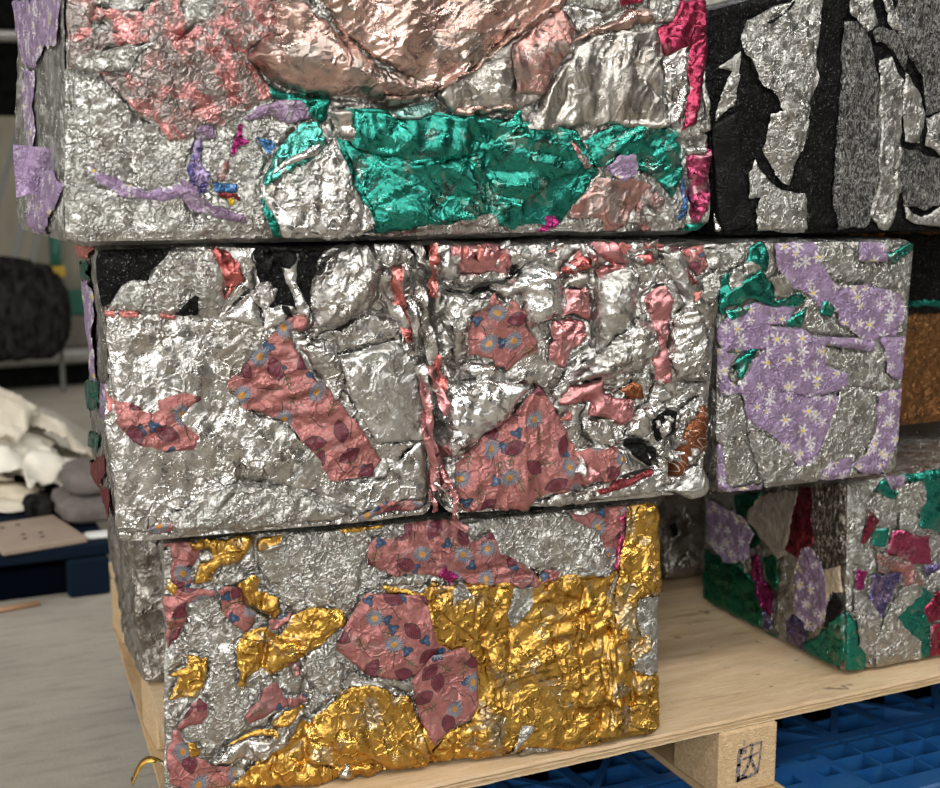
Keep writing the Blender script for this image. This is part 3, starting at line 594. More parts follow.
BALES['gold'] = dict(loc=[0.8131, 1.9827, 0.321], yaw=-7.5, depth=0.44, shift=0.07, quad=[-0.4403, 0.0, 0.3703, 0.0, 0.3611, 0.4061, -0.4346, 0.406], w=0.8105, h=0.4061, grooves=[["F",[664,217,664,145,664,61],5.8500000000000005,3],["F",[616,205,621,168,634,131,654,103],4.55,3],["F",[716,212,719,157,720,102,715,36],6.5,3],["F",[728,167,730,130],5.2,3],["F",[749,172,760,123,756,64],6.5,3],["F",[707,191,703,141,711,59],3.9000000000000004,3],["F",[768,111,791,67,803,28],4.55,3],["F",[541,230,545,177,530,97],3.25,3],["F",[495,218,509,149,526,90],3.9000000000000004,3],["F",[640,155,643,126],3.25,3],["F",[619,27,647,16,699,14],3.25,3],["F",[622,272,662,251,697,183],5,4],["F",[671,271,664,229,657,184],6,4],["F",[720,267,706,225],6,4],["F",[493,276,484,231],5,4],["F",[216,98,207,133,214,173],6,4],["F",[306,120,315,84],4,4],["F",[318,28,338,11],6,4],["F",[272,111,265,77],4,4],["F",[366,53,393,32,414,15],5,4],["F",[488,54,481,20],5,4],["F",[456,52,449,3],5,4],["F",[151,195,154,222,158,239],7,4],["F",[213,81,215,50,209,32],7,4],["F",[166,57,162,26],5,4],["F",[126,74,148,47],4,4],["F",[119,320,129,298],6,4],["F",[135,311,140,288,161,275],6,4],["F",[156,314,153,293],5,4],["F",[92,355,78,335],5,4],["F",[144,402,145,375],6,4]], ribbons=[], scraps=[], patches=[
 ('gold','F',[406,300,562,297,721,292,744,393,818,396,820,-12,630,-21,362,-21,128,-11,99,10,206,107,395,46,412,130],{'st': 's', 'o': -1, 'b': 0}),
 ('floral','F',[-5,410,48,406,61,383,53,359,49,335,29,334,16,351,20,375,19,399,0,394],{'st': 'l', 'o': 0.5}),
 ('floral','F',[3,318,26,321,29,334,85,326,82,313,44,309,38,277,30,251,6,241,1,281],{'st': 'l', 'o': 0.5}),
 ('gold','F',[6,329,10,347,28,337,24,321],{'st': 'l', 'o': 1}),
 ('gold','F',[48,403,121,403,144,400,143,386,120,358,91,355,78,335,51,334,60,358,84,369,79,381,61,385],{'st': 'f', 'o': 1.5, 'b': 3}),
 ('gold','F',[146,396,184,400,185,385,170,377,145,374],{'st': 'f', 'o': 1, 'b': 2}),
 ('silver','F',[60,380,79,381,84,371,63,367],{'st': 'l', 'o': 2}),
 ('silver','F',[78,335,86,345,120,356,130,336,101,324],{'st': 'l', 'o': 2}),
 ('silver','F',[143,371,183,392,206,407,311,406,324,380,306,340,305,305,274,289,227,277,204,272,182,299,154,341],{'st': 'p', 'o': 1, 'b': 2}),
 ('gold','F',[265,396,276,406,344,407,340,395,311,392],{'st': 'p', 'o': 3}),
 ('gold','F',[119,320,122,334,141,346,150,336,146,320,156,314,175,301,180,282,171,268,155,278,140,288,129,297],{'st': 'l', 'o': 1.5, 'b': 4}),
 ('floral','F',[85,324,117,323,129,289,145,277,139,263,126,251,113,263,95,290],{'st': 'l', 'o': 0.8}),
 ('gold','F',[114,176,124,253,158,256,215,230,227,242,250,276,277,266,279,247,244,227,203,207,174,187,145,190,128,174],{'st': 'l', 'o': 1.2, 'b': 5}),
 ('floral','F',[164,269,195,275,193,261,173,249,162,255],{'st': 'l', 'o': 2}),
 ('gold','F',[190,266,226,283,267,277,281,265,275,247,254,237,222,229,219,216,178,221,178,246],{'st': 'l', 'o': 2, 'b': 6}),
 ('floral_dark','F',[322,373,332,381,362,379,373,390,372,405,412,414,463,404,488,357,518,378,529,349,588,304,596,282,549,285,463,297,430,309,414,314,358,322,312,342],{'st': 'l', 'o': 1.5, 'b': 2}),
 ('silver','F',[466,398,538,405,634,402,686,374,713,335,731,308,721,287,673,290,634,293,595,305,525,338,517,375,481,361],{'st': 'p', 'o': 1, 'b': 2}),
 ('floral_dark','F',[644,402,675,393,729,407,748,404,751,379,739,316,729,321,711,327,702,362,675,376,657,381],{'st': 'l', 'o': 1.5}),
 ('magenta_dull','F',[733,380,750,400,752,374,737,295,726,295],{'st': 'l', 'o': 3}),
 ('gold','F',[747,400,765,411,802,405,815,382,815,249,770,244,766,171,724,176,729,261,739,308],{'st': 'l', 'o': 1.5, 'b': 3}),
 ('silver','F',[713,250,729,292,730,283,720,236],{'st': 's', 'o': 4}),
 ('silver','F',[770,240,815,244,815,165,770,178],{'st': 'p', 'o': 1}),
 ('floral','F',[596,287,600,303,609,312,632,300,626,290,609,289],{'st': 'l', 'o': 2.5}),
 ('gold','F',[617,288,697,286,729,295,711,251,722,228,729,176,725,74,704,4,527,-6,477,-4,494,69,511,117,500,185,492,211,512,220,549,221,571,252,588,267],{'st': 'f', 'o': 1, 'b': 3}),
 ('gold','F',[427,290,479,298,542,283,545,221,495,215,492,199,465,222,413,272,406,296],{'st': 'f', 'o': 1.8, 'b': 4}),
 ('silver','F',[544,284,589,280,579,247,552,215,543,225],{'st': 'p', 'o': 2.5}),
 ('silver','F',[446,289,463,300,481,281,446,268],{'st': 'l', 'o': 3}),
 ('silver','F',[335,314,358,318,388,316,385,304,345,304],{'st': 'p', 'o': 3}),
 ('gold','F',[333,303,370,299,406,292,419,311,434,299,409,277,388,285,345,289],{'st': 'l', 'o': 2.5, 'b': 3}),
 ('magenta','F',[424,315,436,332,441,320,461,309,444,298,435,311],{'st': 'l', 'o': 3}),
 ('floral','F',[312,297,365,292,405,286,413,260,423,210,449,191,429,174,393,160,364,152,316,166,285,192,262,212,278,250],{'st': 's', 'o': 5, 'b': 6}),
 ('floral','F',[381,149,395,165,416,191,469,194,490,168,491,97,478,73,442,63,418,38,407,57,394,87,387,121],{'st': 's', 'o': 5, 'b': 5}),
 ('gold','F',[259,133,289,147,316,149,378,128,389,85,398,59,417,24,410,0,348,2,335,15,318,28,271,27,225,37,215,81,225,110],{'st': 'f', 'o': 2, 'b': 8}),
 ('silver','F',[276,151,283,171,340,154,377,146,379,129,340,142,316,148],{'st': 'p', 'o': 1.5}),
 ('silver','F',[208,183,214,206,234,217,257,218,273,179,274,141,243,142,220,165],{'st': 'p', 'o': 2, 'b': 2}),
 ('gold','F',[205,46,224,32,272,24,314,27,335,11,323,-2,282,-18,266,-42,128,-20,91,-5,121,13,147,38,182,52],{'st': 'l', 'o': 1.2, 'b': 4}),
 ('gold','F',[101,10,134,40,166,57,195,65,214,81,239,65,238,-10],{'st': 'l', 'o': 1.4, 'b': 4}),
 ('gold','F',[414,22,442,58,478,70,492,93,530,100,529,-2,414,-4],{'st': 'l', 'o': 1.6, 'b': 4}),
 ('magenta','F',[334,10,359,-2,379,-5,408,0,409,-6,386,-11,352,-11,338,-8],{'st': 'l', 'o': 3}),
 ('silver_loose','F',[71,67,103,78,129,86,166,88,184,106,217,124,214,102,183,69,148,49,125,55,102,50,74,54],{'st': 'f', 'o': 3, 'b': 4}),
 ('gold','F',[163,112,179,125,214,129,191,102,167,97],{'st': 'l', 'o': 4}),
 ('gold','F',[92,79,135,98,167,100,173,86,137,89],{'st': 'l', 'o': 3, 'b': 4}),
 ('gold','F',[35,230,66,225,68,196,62,178,54,161,12,165,18,178,27,194,13,200,34,209],{'st': 'f', 'o': 2, 'b': 1}),
 ('floral_dark','F',[22,118,34,141,57,165,71,151,73,133,56,119,39,119],{'st': 'l', 'o': 1.5}),
 ('floral','F',[10,78,19,107,28,115,33,96,43,74,66,67,80,50,114,45,107,24,99,11,39,20,9,35],{'st': 'l', 'o': 1}),
 ('floral_dark','F',[139,145,150,165,174,172,180,149,197,145,218,142,217,133,185,131,164,130,155,122,129,110,123,126],{'st': 'l', 'o': 1.5}),
 ('gold','F',[33,96,47,93,58,75,41,73],{'st': 'l', 'o': 3}),
 ('gold','F',[158,239,216,233,213,206,189,199,165,188,154,204],{'st': 'l', 'o': 2, 'b': 6}),
 ('gold','F',[116,244,158,239,154,210,128,185,119,165,115,190],{'st': 'f', 'o': 1.5, 'b': 3}),
 ('silver','F',[128,183,148,198,160,188,153,171,133,155],{'st': 'l', 'o': 3}),
 ('rose_pressed','F',[189,200,206,201,209,176,201,174],{'st': 'l', 'o': 3}),
 ('silver_bright','F',[261,15,281,31,285,12,264,7],{'st': 'l', 'o': 4, 'b': 3}),
 ('silver','F',[529,3,548,23,562,54,583,51,570,34,551,14,540,1],{'st': 'l', 'o': 3}),
 ('silver','F',[551,-1,566,17,613,12,622,3,566,-4],{'st': 'l', 'o': 3}),
 ('silver','F',[727,64,733,87,746,69,748,39,734,35],{'st': 'l', 'o': 4}),
 ('gold','F',[758,117,803,108,817,90,818,19,799,13,757,23,749,62,760,68],{'st': 'f', 'o': 1.8, 'b': 4}),
 ('silver','F',[771,206,817,201,817,109,760,121,760,138,787,168],{'st': 'p', 'o': 2}),
 ('gold','F',[694,10,705,60,711,165,718,212,752,172,761,119,749,24,715,6],{'st': 'f', 'o': 1.6, 'b': 5}),
 ('gold','F',[775,184,791,171,783,150,764,141],{'st': 'l', 'o': 4}),
])
BALES['lilac'] = dict(loc=[1.4897, 2.2064, 0.712], yaw=-1, depth=0.95, shift=0.05, quad=[-0.2203, 0.0, 0.1703, 0.0, 0.189, 0.4225, -0.2383, 0.4274], w=0.3907, h=0.4254, grooves=[["F",[102,282,105,222,115,177,172,161,186,163],4,3],["F",[181,267,239,255,305,246],5,3],["F",[60,165,67,105,102,-9],5,3],["F",[341,57,358,4],6,4]], ribbons=[], scraps=[], patches=[
 ('lilac_daisy','F',[92,285,165,276,188,261,241,259,312,250,314,229,211,247,212,210,262,194,256,166,186,158,110,173,96,222],{'st': 's', 'o': 4, 'b': 3}),
 ('lilac_daisy','F',[40,187,90,249,113,176,189,157,249,161,240,122,219,77,197,45,164,41,116,85,63,127,57,160],{'st': 'p', 'o': 0.8, 'b': 1}),
 ('lilac_daisy','F',[19,298,57,321,106,320,151,311,143,285,100,281,93,243,19,241,-7,274],{'st': 'p', 'o': 0.8, 'b': 1}),
 ('lilac_daisy','F',[108,427,178,422,189,383,227,350,293,343,357,334,376,307,357,255,301,249,245,278,236,304,206,305,175,331,138,345,115,372],{'st': 'p', 'o': 0.8, 'b': 1}),
 ('lilac_daisy','F',[268,419,321,416,322,383,263,389],{'st': 'p', 'o': 0.8, 'b': 1}),
 ('lilac_daisy','F',[327,158,386,156,396,65,363,46,352,-1,281,26,312,51,328,85],{'st': 'p', 'o': 0.8, 'b': 1}),
 ('lilac_daisy','F',[207,5,229,49,279,53,274,10,257,-5],{'st': 'p', 'o': 0.8, 'b': 1}),
 ('lilac_daisy','F',[-4,248,40,241,27,203,47,181,12,171,-5,217],{'st': 'p', 'o': 0.8, 'b': 1}),
 ('lilac_daisy','F',[-13,90,10,90,27,10,94,17,104,-11,33,-10,-6,25],{'st': 'p', 'o': 0.8, 'b': 1}),
 ('lilac_daisy','F',[329,249,382,254,385,172,346,194],{'st': 'p', 'o': 0.8, 'b': 1}),
 ('teal','F',[58,413,90,426,93,371,55,386],{'st': 'l', 'o': 2}),
 ('teal','F',[16,344,78,375,102,354,112,328,156,338,173,326,157,316,112,317,68,328,18,317],{'st': 'l', 'o': 2}),
 ('teal','F',[22,309,73,324,52,300,29,294],{'st': 'l', 'o': 2}),
 ('teal','F',[132,286,170,316,166,278,145,278],{'st': 'l', 'o': 2}),
 ('teal','F',[205,328,231,307,223,289,201,300],{'st': 'l', 'o': 2}),
 ('teal','F',[37,226,59,246,83,248,52,198,40,199],{'st': 'l', 'o': 2}),
 ('teal','F',[320,395,382,426,385,411,342,383],{'st': 'l', 'o': 2}),
 ('teal','F',[4,357,19,376,28,343,15,304,3,311],{'st': 'l', 'o': 2}),
 ('silver','F',[64,111,96,102,163,41,196,45,226,117,244,172,320,161,327,84,276,50,223,42,210,6,188,-8,102,-10],{'st': 'p', 'o': 0.4, 'b': 2}),
 ('silver_warm','F',[100,361,123,370,144,343,131,328,110,332],{'st': 's', 'o': 2}),
 ('silver','F',[25,372,60,388,83,376,25,343],{'st': 'l', 'o': 2}),
])
BALES['black'] = dict(loc=[1.6457, 1.9533, 1.142], yaw=-1, depth=0.44, shift=0.035, quad=[-0.3994, 0.0, 0.3644, 0.0, 0.3059, 0.559, -0.4364, 0.3527], w=0.7638, h=0.4583, grooves=[["F",[243,417,229,334,208,250,164,97],6,4],["F",[282,375,266,242,247,44],6,4]], ribbons=[], scraps=[], patches=[
 ('silver','F',[75,395,86,418,177,431,197,444,244,433,243,417,231,385,216,272,193,180,156,98,129,124,110,165,123,232,148,233,129,274,98,304,90,342,75,361],{'st': 'p', 'o': 1, 'b': 2}),
 ('black_glitter','F',[125,402,183,427,176,420,133,397],{'st': 'l', 'o': 4}),
 ('silver','F',[72,124,94,149,115,107,147,88,185,81,190,40,178,5,90,7,85,52,100,76,73,78],{'st': 'p', 'o': 1, 'b': 3}),
 ('silver','F',[21,338,73,360,62,310,54,260,17,233,26,285,55,328],{'st': 'l', 'o': 1}),
 ('black_plastic','F',[11,226,61,248,69,78,73,26,26,9,8,56],{'st': 's', 'o': 3, 'b': 3}),
 ('swirl','F',[282,375,323,364,341,288,353,232,355,153,341,64,309,11,252,7,247,68,261,214],{'st': 'p', 'o': 0.6}),
 ('swirl','F',[336,347,385,342,414,300,406,274,377,310,341,327],{'st': 'p', 'o': 0.6}),
 ('swirl','F',[401,402,495,386,491,258,447,257,419,287,392,334,385,373],{'st': 'p', 'o': 0.6}),
 ('swirl','F',[391,145,487,122,485,46,440,36,396,49],{'st': 'p', 'o': 0.6}),
 ('swirl','F',[446,259,492,280,490,200,453,198],{'st': 'p', 'o': 0.6}),
 ('silver','F',[348,298,377,303,405,258,397,227,383,39,358,-1,315,35,340,87,349,176],{'st': 'p', 'o': 2, 'b': 2}),
 ('silver','F',[411,268,446,227,454,194,436,146,406,154,397,205],{'st': 'p', 'o': 2, 'b': 2}),
 ('silver','F',[289,418,338,408,352,352,322,350,289,385],{'st': 'p', 'o': 2, 'b': 2}),
 ('silver','F',[358,405,380,401,414,321,378,353],{'st': 'p', 'o': 2, 'b': 2}),
 ('silver','F',[452,189,490,201,487,121,452,145],{'st': 'p', 'o': 2, 'b': 2}),
 ('silver','F',[395,47,440,28,485,48,484,3,447,8,403,26],{'st': 'p', 'o': 2, 'b': 2}),
 ('silver_bright','F',[-17,29,3,56,20,21,13,9,-15,12],{'st': 'l', 'o': 3, 'b': 5}),
])
BALES['lower_right'] = dict(loc=[2.0153, 2.0148, 0.321], yaw=-1, depth=0.47, shift=0.0, quad=[-0.4086, 0.0, 0.4086, 0.0, 0.3496, 0.3877, -0.4267, 0.3784], w=0.8173, h=0.3855, grooves=[], ribbons=[], scraps=[], patches=[
 ('teal','F',[126,414,252,405,252,250,175,273,186,348,134,376],{'st': 'p', 'o': 0.5, 'b': 1}),
 ('silver','F',[116,359,180,368,191,321,132,266],{'st': 'p', 'o': 0.5, 'b': 1}),
 ('magenta_dull','F',[112,278,199,254,211,197,161,202,98,240],{'st': 'p', 'o': 0.5, 'b': 1}),
 ('rose_pressed','F',[78,237,155,213,195,146,174,140,118,178,78,198],{'st': 'p', 'o': 0.5, 'b': 1}),
 ('indigo','F',[58,193,135,192,90,104,59,125],{'st': 'p', 'o': 0.5, 'b': 1}),
 ('teal','F',[55,121,75,120,71,57,54,74],{'st': 'p', 'o': 0.5, 'b': 1}),
 ('teal','F',[120,113,178,160,209,131,209,-14,167,-25,178,42,131,79],{'st': 'p', 'o': 0.5, 'b': 1}),
 ('crimson','F',[187,111,247,150,247,86,199,77],{'st': 'p', 'o': 0.5, 'b': 1}),
 ('crimson','F',[196,-22,212,74,246,68,246,-28],{'st': 'p', 'o': 0.5, 'b': 1}),
 ('crimson','F',[37,258,55,324,71,299,48,255],{'st': 'p', 'o': 0.5, 'b': 1}),
 ('teal','F',[59,354,94,382,124,347,113,336],{'st': 'p', 'o': 0.5, 'b': 1}),
 ('teal','F',[59,281,98,285,95,245,65,249],{'st': 'p', 'o': 0.5, 'b': 1}),
 ('magenta','F',[22,217,47,205,47,171,27,169],{'st': 'p', 'o': 0.5, 'b': 1}),
 ('teal','F',[-6,130,44,101,54,-11,-4,-6],{'st': 'p', 'o': 0.5, 'b': 1}),
 ('lilac','F',[88,405,133,409,140,370,109,357],{'st': 'p', 'o': 0.5, 'b': 1}),
 ('silver','F',[24,171,66,143,85,71,67,20,30,56],{'st': 'p', 'o': 0.5, 'b': 1}),
 ('silver','F',[71,58,135,156,173,166,183,149,126,103,183,40,174,-21,81,-17],{'st': 'p', 'o': 0.5, 'b': 1}),
 ('indigo','F',[190,191,229,201,233,185,200,174],{'st': 'p', 'o': 0.5, 'b': 1}),
 ('speckle','L',[95,354,-5,382,-7,235,52,189,95,235],{'st': 'p', 'o': 0.4, 'b': 0}),
 ('green','L',[462,129,329,128,269,96,241,56,262,4,350,-7,381,-30,458,-29,465,56],{'st': 'p', 'o': 0.4, 'b': 0}),
 ('crimson','L',[192,202,160,276,134,344,91,354,90,235,142,194],{'st': 'p', 'o': 0.4, 'b': 0}),
 ('magenta','L',[292,165,266,172,252,115,219,101,224,43,254,64,294,115],{'st': 'p', 'o': 0.4, 'b': 0}),
 ('green','L',[341,274,257,303,267,262,305,227,336,238],{'st': 'p', 'o': 0.4, 'b': 0}),
 ('green','L',[300,230,258,229,259,193,291,170],{'st': 'p', 'o': 0.4, 'b': 0}),
 ('green','L',[250,168,209,186,205,127,220,103,245,133],{'st': 'p', 'o': 0.4, 'b': 0}),
 ('greyboard','L',[259,301,133,336,150,260,182,186,205,179,298,234],{'st': 'p', 'o': 0.4, 'b': 0}),
 ('lilac_daisy','L',[157,145,129,217,94,233,77,208,52,176,43,109,94,58,148,52],{'st': 'p', 'o': 0.4, 'b': 0}),
 ('lilac_daisy','L',[447,240,377,242,315,244,277,217,299,148,379,120,448,146],{'st': 'p', 'o': 0.4, 'b': 0}),
 ('indigo','L',[177,56,149,78,121,68,112,-6,140,-17,177,1],{'st': 'p', 'o': 0.4, 'b': 0}),
 ('indigo','L',[249,53,224,50,226,16,247,15],{'st': 'p', 'o': 0.4, 'b': 0}),
 ('tan','L',[63,195,17,217,15,164,36,158,54,129],{'st': 'p', 'o': 0.4, 'b': 0}),
 ('black_plastic','L',[38,169,11,138,34,84,62,81],{'st': 'p', 'o': 0.4, 'b': 0}),
 ('teal','L',[122,29,58,76,10,126,-11,42,49,-16,101,-18],{'st': 'p', 'o': 0.4, 'b': 0}),
 ('green','L',[246,9,209,16,205,-15,241,-15],{'st': 'p', 'o': 0.4, 'b': 0}),
])
BALES['back_right'] = dict(loc=[1.5939, 2.6415, 0.321], yaw=-1, depth=0.45, shift=0.0, quad=[-0.4101, 0.0, 0.4101, 0.0, 0.4101, 0.384, -0.4001, 0.379], w=0.8201, h=0.3816, grooves=[], ribbons=[], scraps=[], patches=[
 ('silver_warm','F',[437,92,499,103,551,30,547,-37,498,-49,442,-17],{'st': 's', 'b': 4, 'o': 1}),
 ('black_glitter','F',[446,133,463,140,471,109,457,102],{'st': 's', 'o': 1}),
])
BALES['back_left'] = dict(loc=[0.7744, 2.5307, 0.321], yaw=-1, depth=0.5, shift=0.035, quad=[-0.3651, 0.0, 0.3301, 0.0, 0.3301, 0.399, -0.385, 0.399], w=0.6951, h=0.3993, grooves=[], ribbons=[], scraps=[], patches=[
])
BALES['brown'] = dict(loc=[2.1105, 2.1979, 0.735], yaw=-1, depth=0.45, shift=0.0, quad=[-0.3487, 0.0, 0.3487, 0.0, 0.2964, 0.4006, -0.3749, 0.4069], w=0.6974, h=0.4059, grooves=[], ribbons=[], scraps=[], patches=[
 ('black_glitter','F',[99,393,309,391,307,235,230,233,149,229,98,225],{'st': 'p', 'o': 1}),
 ('teal_dark','F',[135,258,234,260,268,261,268,246,135,245],{'st': 'l', 'o': 2}),
])

class Bale:
    def __init__(self, key, spec, seed, lump=0.006, fine=0.06, R=0.022, fine_f=34.0, taper=0.0):
        self.taper = taper
        self.k = key; self.s = spec; self.seed = seed; self.lump = lump; self.fine = fine; self.R = R; self.fine_f = fine_f
        self.w, self.h, self.d = spec['w'], spec['h'], spec['depth']
        q = spec['quad']; self.Q = np.array([[q[0], q[1]], [q[2], q[3]], [q[4], q[5]], [q[6], q[7]]])
        self.G = {}; self.sheets = []
        self.gr = [(g[0], [(g[1][i]/1000, g[1][i+1]/1000) for i in range(0, len(g[1]), 2)], g[2]/1000, g[3]/1000) for g in spec['grooves']]
    def metric(self, face, u, v):
        z = np.zeros_like(u)
        return {'F': (u, v, z), 'B': (u, v, z+self.d), 'L': (z, v, u), 'R': (z+self.w, v, u), 'T': (u, z+self.h, v), 'D': (u, z, v)}[face]
    def point(self, m):
        """metric (right, up, back) -> object space"""
        s, t, r = m[:, 0]/self.w, m[:, 1]/self.h, m[:, 2]/self.d
        A, B, C, D = self.Q
        xz = A[None]*((1-s)*(1-t))[:, None]+B[None]*(s*(1-t))[:, None]+C[None]*(s*t)[:, None]+D[None]*((1-s)*t)[:, None]
        sh = self.s['shift']
        return np.stack([xz[:, 0]+r*(sh-s*self.taper), (r-0.5)*self.d, xz[:, 1]], 1)
    def surf(self, face, u, v, off, extra=0.0):
        """rounded, lumpy surface of a face pushed out by off"""
        m = np.stack(self.metric(face, u, v), 1)
        dims = np.array([self.w, self.h, self.d]); R = self.R
        c = np.clip(m, R, dims-R); dr = m-c; ln = np.linalg.norm(dr, axis=1)
        axis = {'F': (0, 0, -1), 'B': (0, 0, 1), 'L': (-1, 0, 0), 'R': (1, 0, 0), 'T': (0, 1, 0), 'D': (0, -1, 0)}[face]
        n = np.where((ln > 1e-6)[:, None], dr/np.maximum(ln, 1e-6)[:, None], np.array(axis, float)[None])
        p = c+n*R
        sd = self.seed
        lum = (noise3(m*7.0+sd, sd)-0.5)*2*self.lump+(noise3(m*19.0+sd*3, sd+7)-0.5)*1.1*self.lump+(noise3(m*48.0, sd+9)-0.5)*0.5*self.lump
        # keep the underside flat so the bale sits on what carries it
        lum = np.where(n[:, 1] < -0.3, np.minimum(lum, 0)*0.5, lum)
        g = np.zeros_like(u)
        for gf, pts, d, w in self.gr:
            if gf == face:
                jx = (noise2(u*60, v*60, sd+3)-0.5)*0.006; jy = (noise2(u*60+7, v*60, sd+4)-0.5)*0.006
                dist, _, _ = seg_dist(u+jx, v+jy, pts, False)
                g = np.maximum(g, d*np.exp(-(dist/w)**2))
        out = lum-g+off
        q = p+n*np.asarray(out)[:, None]
        q[:, 1] = np.maximum(q[:, 1], 0.0)
        return self.point(q)
    def body(self, root, mat, res=0.003, side=0.008, faces='FLRTBD'):
        V = []; Fc = []; UV = []; k = 0
        for f in faces:
            U, W_ = {'F': (self.w, self.h), 'B': (self.w, self.h), 'L': (self.d, self.h), 'R': (self.d, self.h), 'T': (self.w, self.d), 'D': (self.w, self.d)}[f]
            r = {'F': res, 'L': side, 'R': side, 'T': 0.012, 'B': 0.03, 'D': 0.03}[f]
            nu, nv = max(3, int(U/r)), max(3, int(W_/r))
            gu, gv = np.meshgrid(np.linspace(0, U, nu+1), np.linspace(0, W_, nv+1)); u = gu.ravel(); v = gv.ravel()
            e = np.minimum(np.minimum(u, U-u), np.minimum(v, W_-v)); fade = np.clip(e/0.012, 0, 1)
            fh = crumple(u, v, self.seed+11+'FBLRTD'.index(f), self.fine_f, 5, 1.4, self.fine*(1.7 if f in 'LR' else 1.0)) if f in 'FLRT' else 0*u
            off = (fh-np.percentile(fh, 99.5)-0.0005)*fade
            if f in 'FL':
                # pressed-in seams along the torn edge of every sheet
                seam = np.zeros_like(u)
                for mt, pf, poly, o in self.s['patches']:
                    if pf != f: continue
                    pl = np.array(poly, float).reshape(-1, 2)/1000
                    sel = np.nonzero((u > pl[:, 0].min()-0.012) & (u < pl[:, 0].max()+0.012) & (v > pl[:, 1].min()-0.012) & (v < pl[:, 1].max()+0.012))[0]
                    if len(sel) == 0: continue
                    dd, _, _ = seg_dist(u[sel], v[sel], [tuple(p) for p in pl], True)
                    seam[sel] = np.maximum(seam[sel], np.exp(-(dd/0.0042)**2))
                off = off-0.0042*seam*np.clip(noise2(u*25, v*25, self.seed+77)*2-0.3, 0, 1)
            V.append(self.surf(f, u, v, off)); UV.append(np.stack([u, v], 1))
            i = np.arange(nu*nv); a = (i//nu)*(nu+1)+i % nu
            quad = np.stack([a, a+1, a+nu+2, a+nu+1], 1)+k
            if f in 'BLD': quad = quad[:, ::-1]
            Fc.append(quad); k += len(u)
        return mesh('bale_body', np.concatenate(V), np.concatenate(Fc), mat, root, True, np.concatenate(UV))
    def patch_arrays(self, face, poly, seed, proud, bulge, style, cell_=None, rag=0.003):
        rng = random.Random(seed)
        pts = [(poly[i]/1000, poly[i+1]/1000) for i in range(0, len(poly), 2)]
        if cell_ is None:
            cell_ = min(max(math.sqrt(max(p[0] for p in pts)-min(p[0] for p in pts))*math.sqrt(max(p[1] for p in pts)-min(p[1] for p in pts))/14, 0.0014), 0.0025)
        # ragged torn outline
        fine = []
        for i in range(len(pts)):
            ax, ay = pts[i]; bx_, by_ = pts[(i+1) % len(pts)]
            L = math.hypot(bx_-ax, by_-ay); n = max(1, int(L/0.006)); 
            for j in range(n): fine.append((ax+(bx_-ax)*j/n, ay+(by_-ay)*j/n))
        P = np.array(fine)
        jit = rag if style != 's' else rag*0.3
        big = min(1.0, (max(P[:, 0])-min(P[:, 0]))*(max(P[:, 1])-min(P[:, 1]))/0.002)
        P[:, 0] += (noise2(P[:, 0]*28, P[:, 1]*28, seed+5)-0.5)*3.0*jit*big+(noise2(P[:, 0]*70, P[:, 1]*70, seed+1)-0.5)*2*jit+(noise2(P[:, 0]*200, P[:, 1]*200, seed+2)-0.5)*jit
        P[:, 1] += (noise2(P[:, 0]*28+3, P[:, 1]*28, seed+6)-0.5)*3.0*jit*big+(noise2(P[:, 0]*70, P[:, 1]*70, seed+3)-0.5)*2*jit+(noise2(P[:, 0]*200, P[:, 1]*200, seed+4)-0.5)*jit
        U = {'F': self.w, 'L': self.d, 'R': self.d}[face]
        P[:, 0] = np.clip(P[:, 0], 0.0, U); P[:, 1] = np.clip(P[:, 1], 0.002, self.h)
        lo, hi = P.min(0), P.max(0)
        nx, ny = max(2, int((hi[0]-lo[0])/cell_)+1), max(2, int((hi[1]-lo[1])/cell_)+1)
        xs = lo[0]+np.arange(nx+1)*cell_; ys = lo[1]+np.arange(ny+1)*cell_
        cx, cy = np.meshgrid(xs[:-1]+cell_/2, ys[:-1]+cell_/2)
        pl = [tuple(p) for p in P]
        ins = inside(cx.ravel(), cy.ravel(), pl)
        if ins.sum() < 2: return None
        i = np.nonzero(ins)[0]; a = (i//nx)*(nx+1)+i % nx
        quads = np.stack([a, a+1, a+nx+2, a+nx+1], 1)
        used, inv = np.unique(quads, return_inverse=True); quads = inv.reshape(-1, 4)
        u = xs[used % (nx+1)]; v = ys[used//(nx+1)]
        cnt = np.bincount(quads.ravel(), minlength=len(used))
        dist, qx, qy = seg_dist(u, v, pl, True)
        bd = cnt < 4
        u = np.where(bd, qx, u); v = np.where(bd, qy, v); dist = np.where(bd, 0, dist)
        f = np.clip(dist/0.0028, 0, 1)
        st = {'p': (30, 5, 0.05), 'l': (24, 6, 0.12), 'f': (11, 7, 0.11), 's': (6, 4, 0.04)}[style]
        cr = crumple(u, v, seed*7+5, st[0], st[1], 1.45, st[2], aniso=(rng.uniform(0, 3.14) if style == 'f' else None))
        cr = np.maximum(cr-np.percentile(cr, 8), -0.0008)
        lift = np.clip(noise2(u*28, v*28, seed+8)*2.2-1.05, 0, 1)*0.004
        size = max(0.012, math.sqrt(max(1e-6, ins.sum()*cell_*cell_))*0.33)
        dome = np.clip(dist/size, 0, 1); dome = 1-(1-dome)**2
        off = -0.0008*(1-f)+proud*f+cr*(0.25+0.75*f)+lift*(1-f)+bulge*dome
        return u, v, off, quads
    def grid(self, face):
        if face not in self.G:
            U = {'F': self.w, 'L': self.d, 'R': self.d}[face]
            self.G[face] = np.zeros((int(self.h/0.002)+4, int(U/0.002)+4))
        return self.G[face]
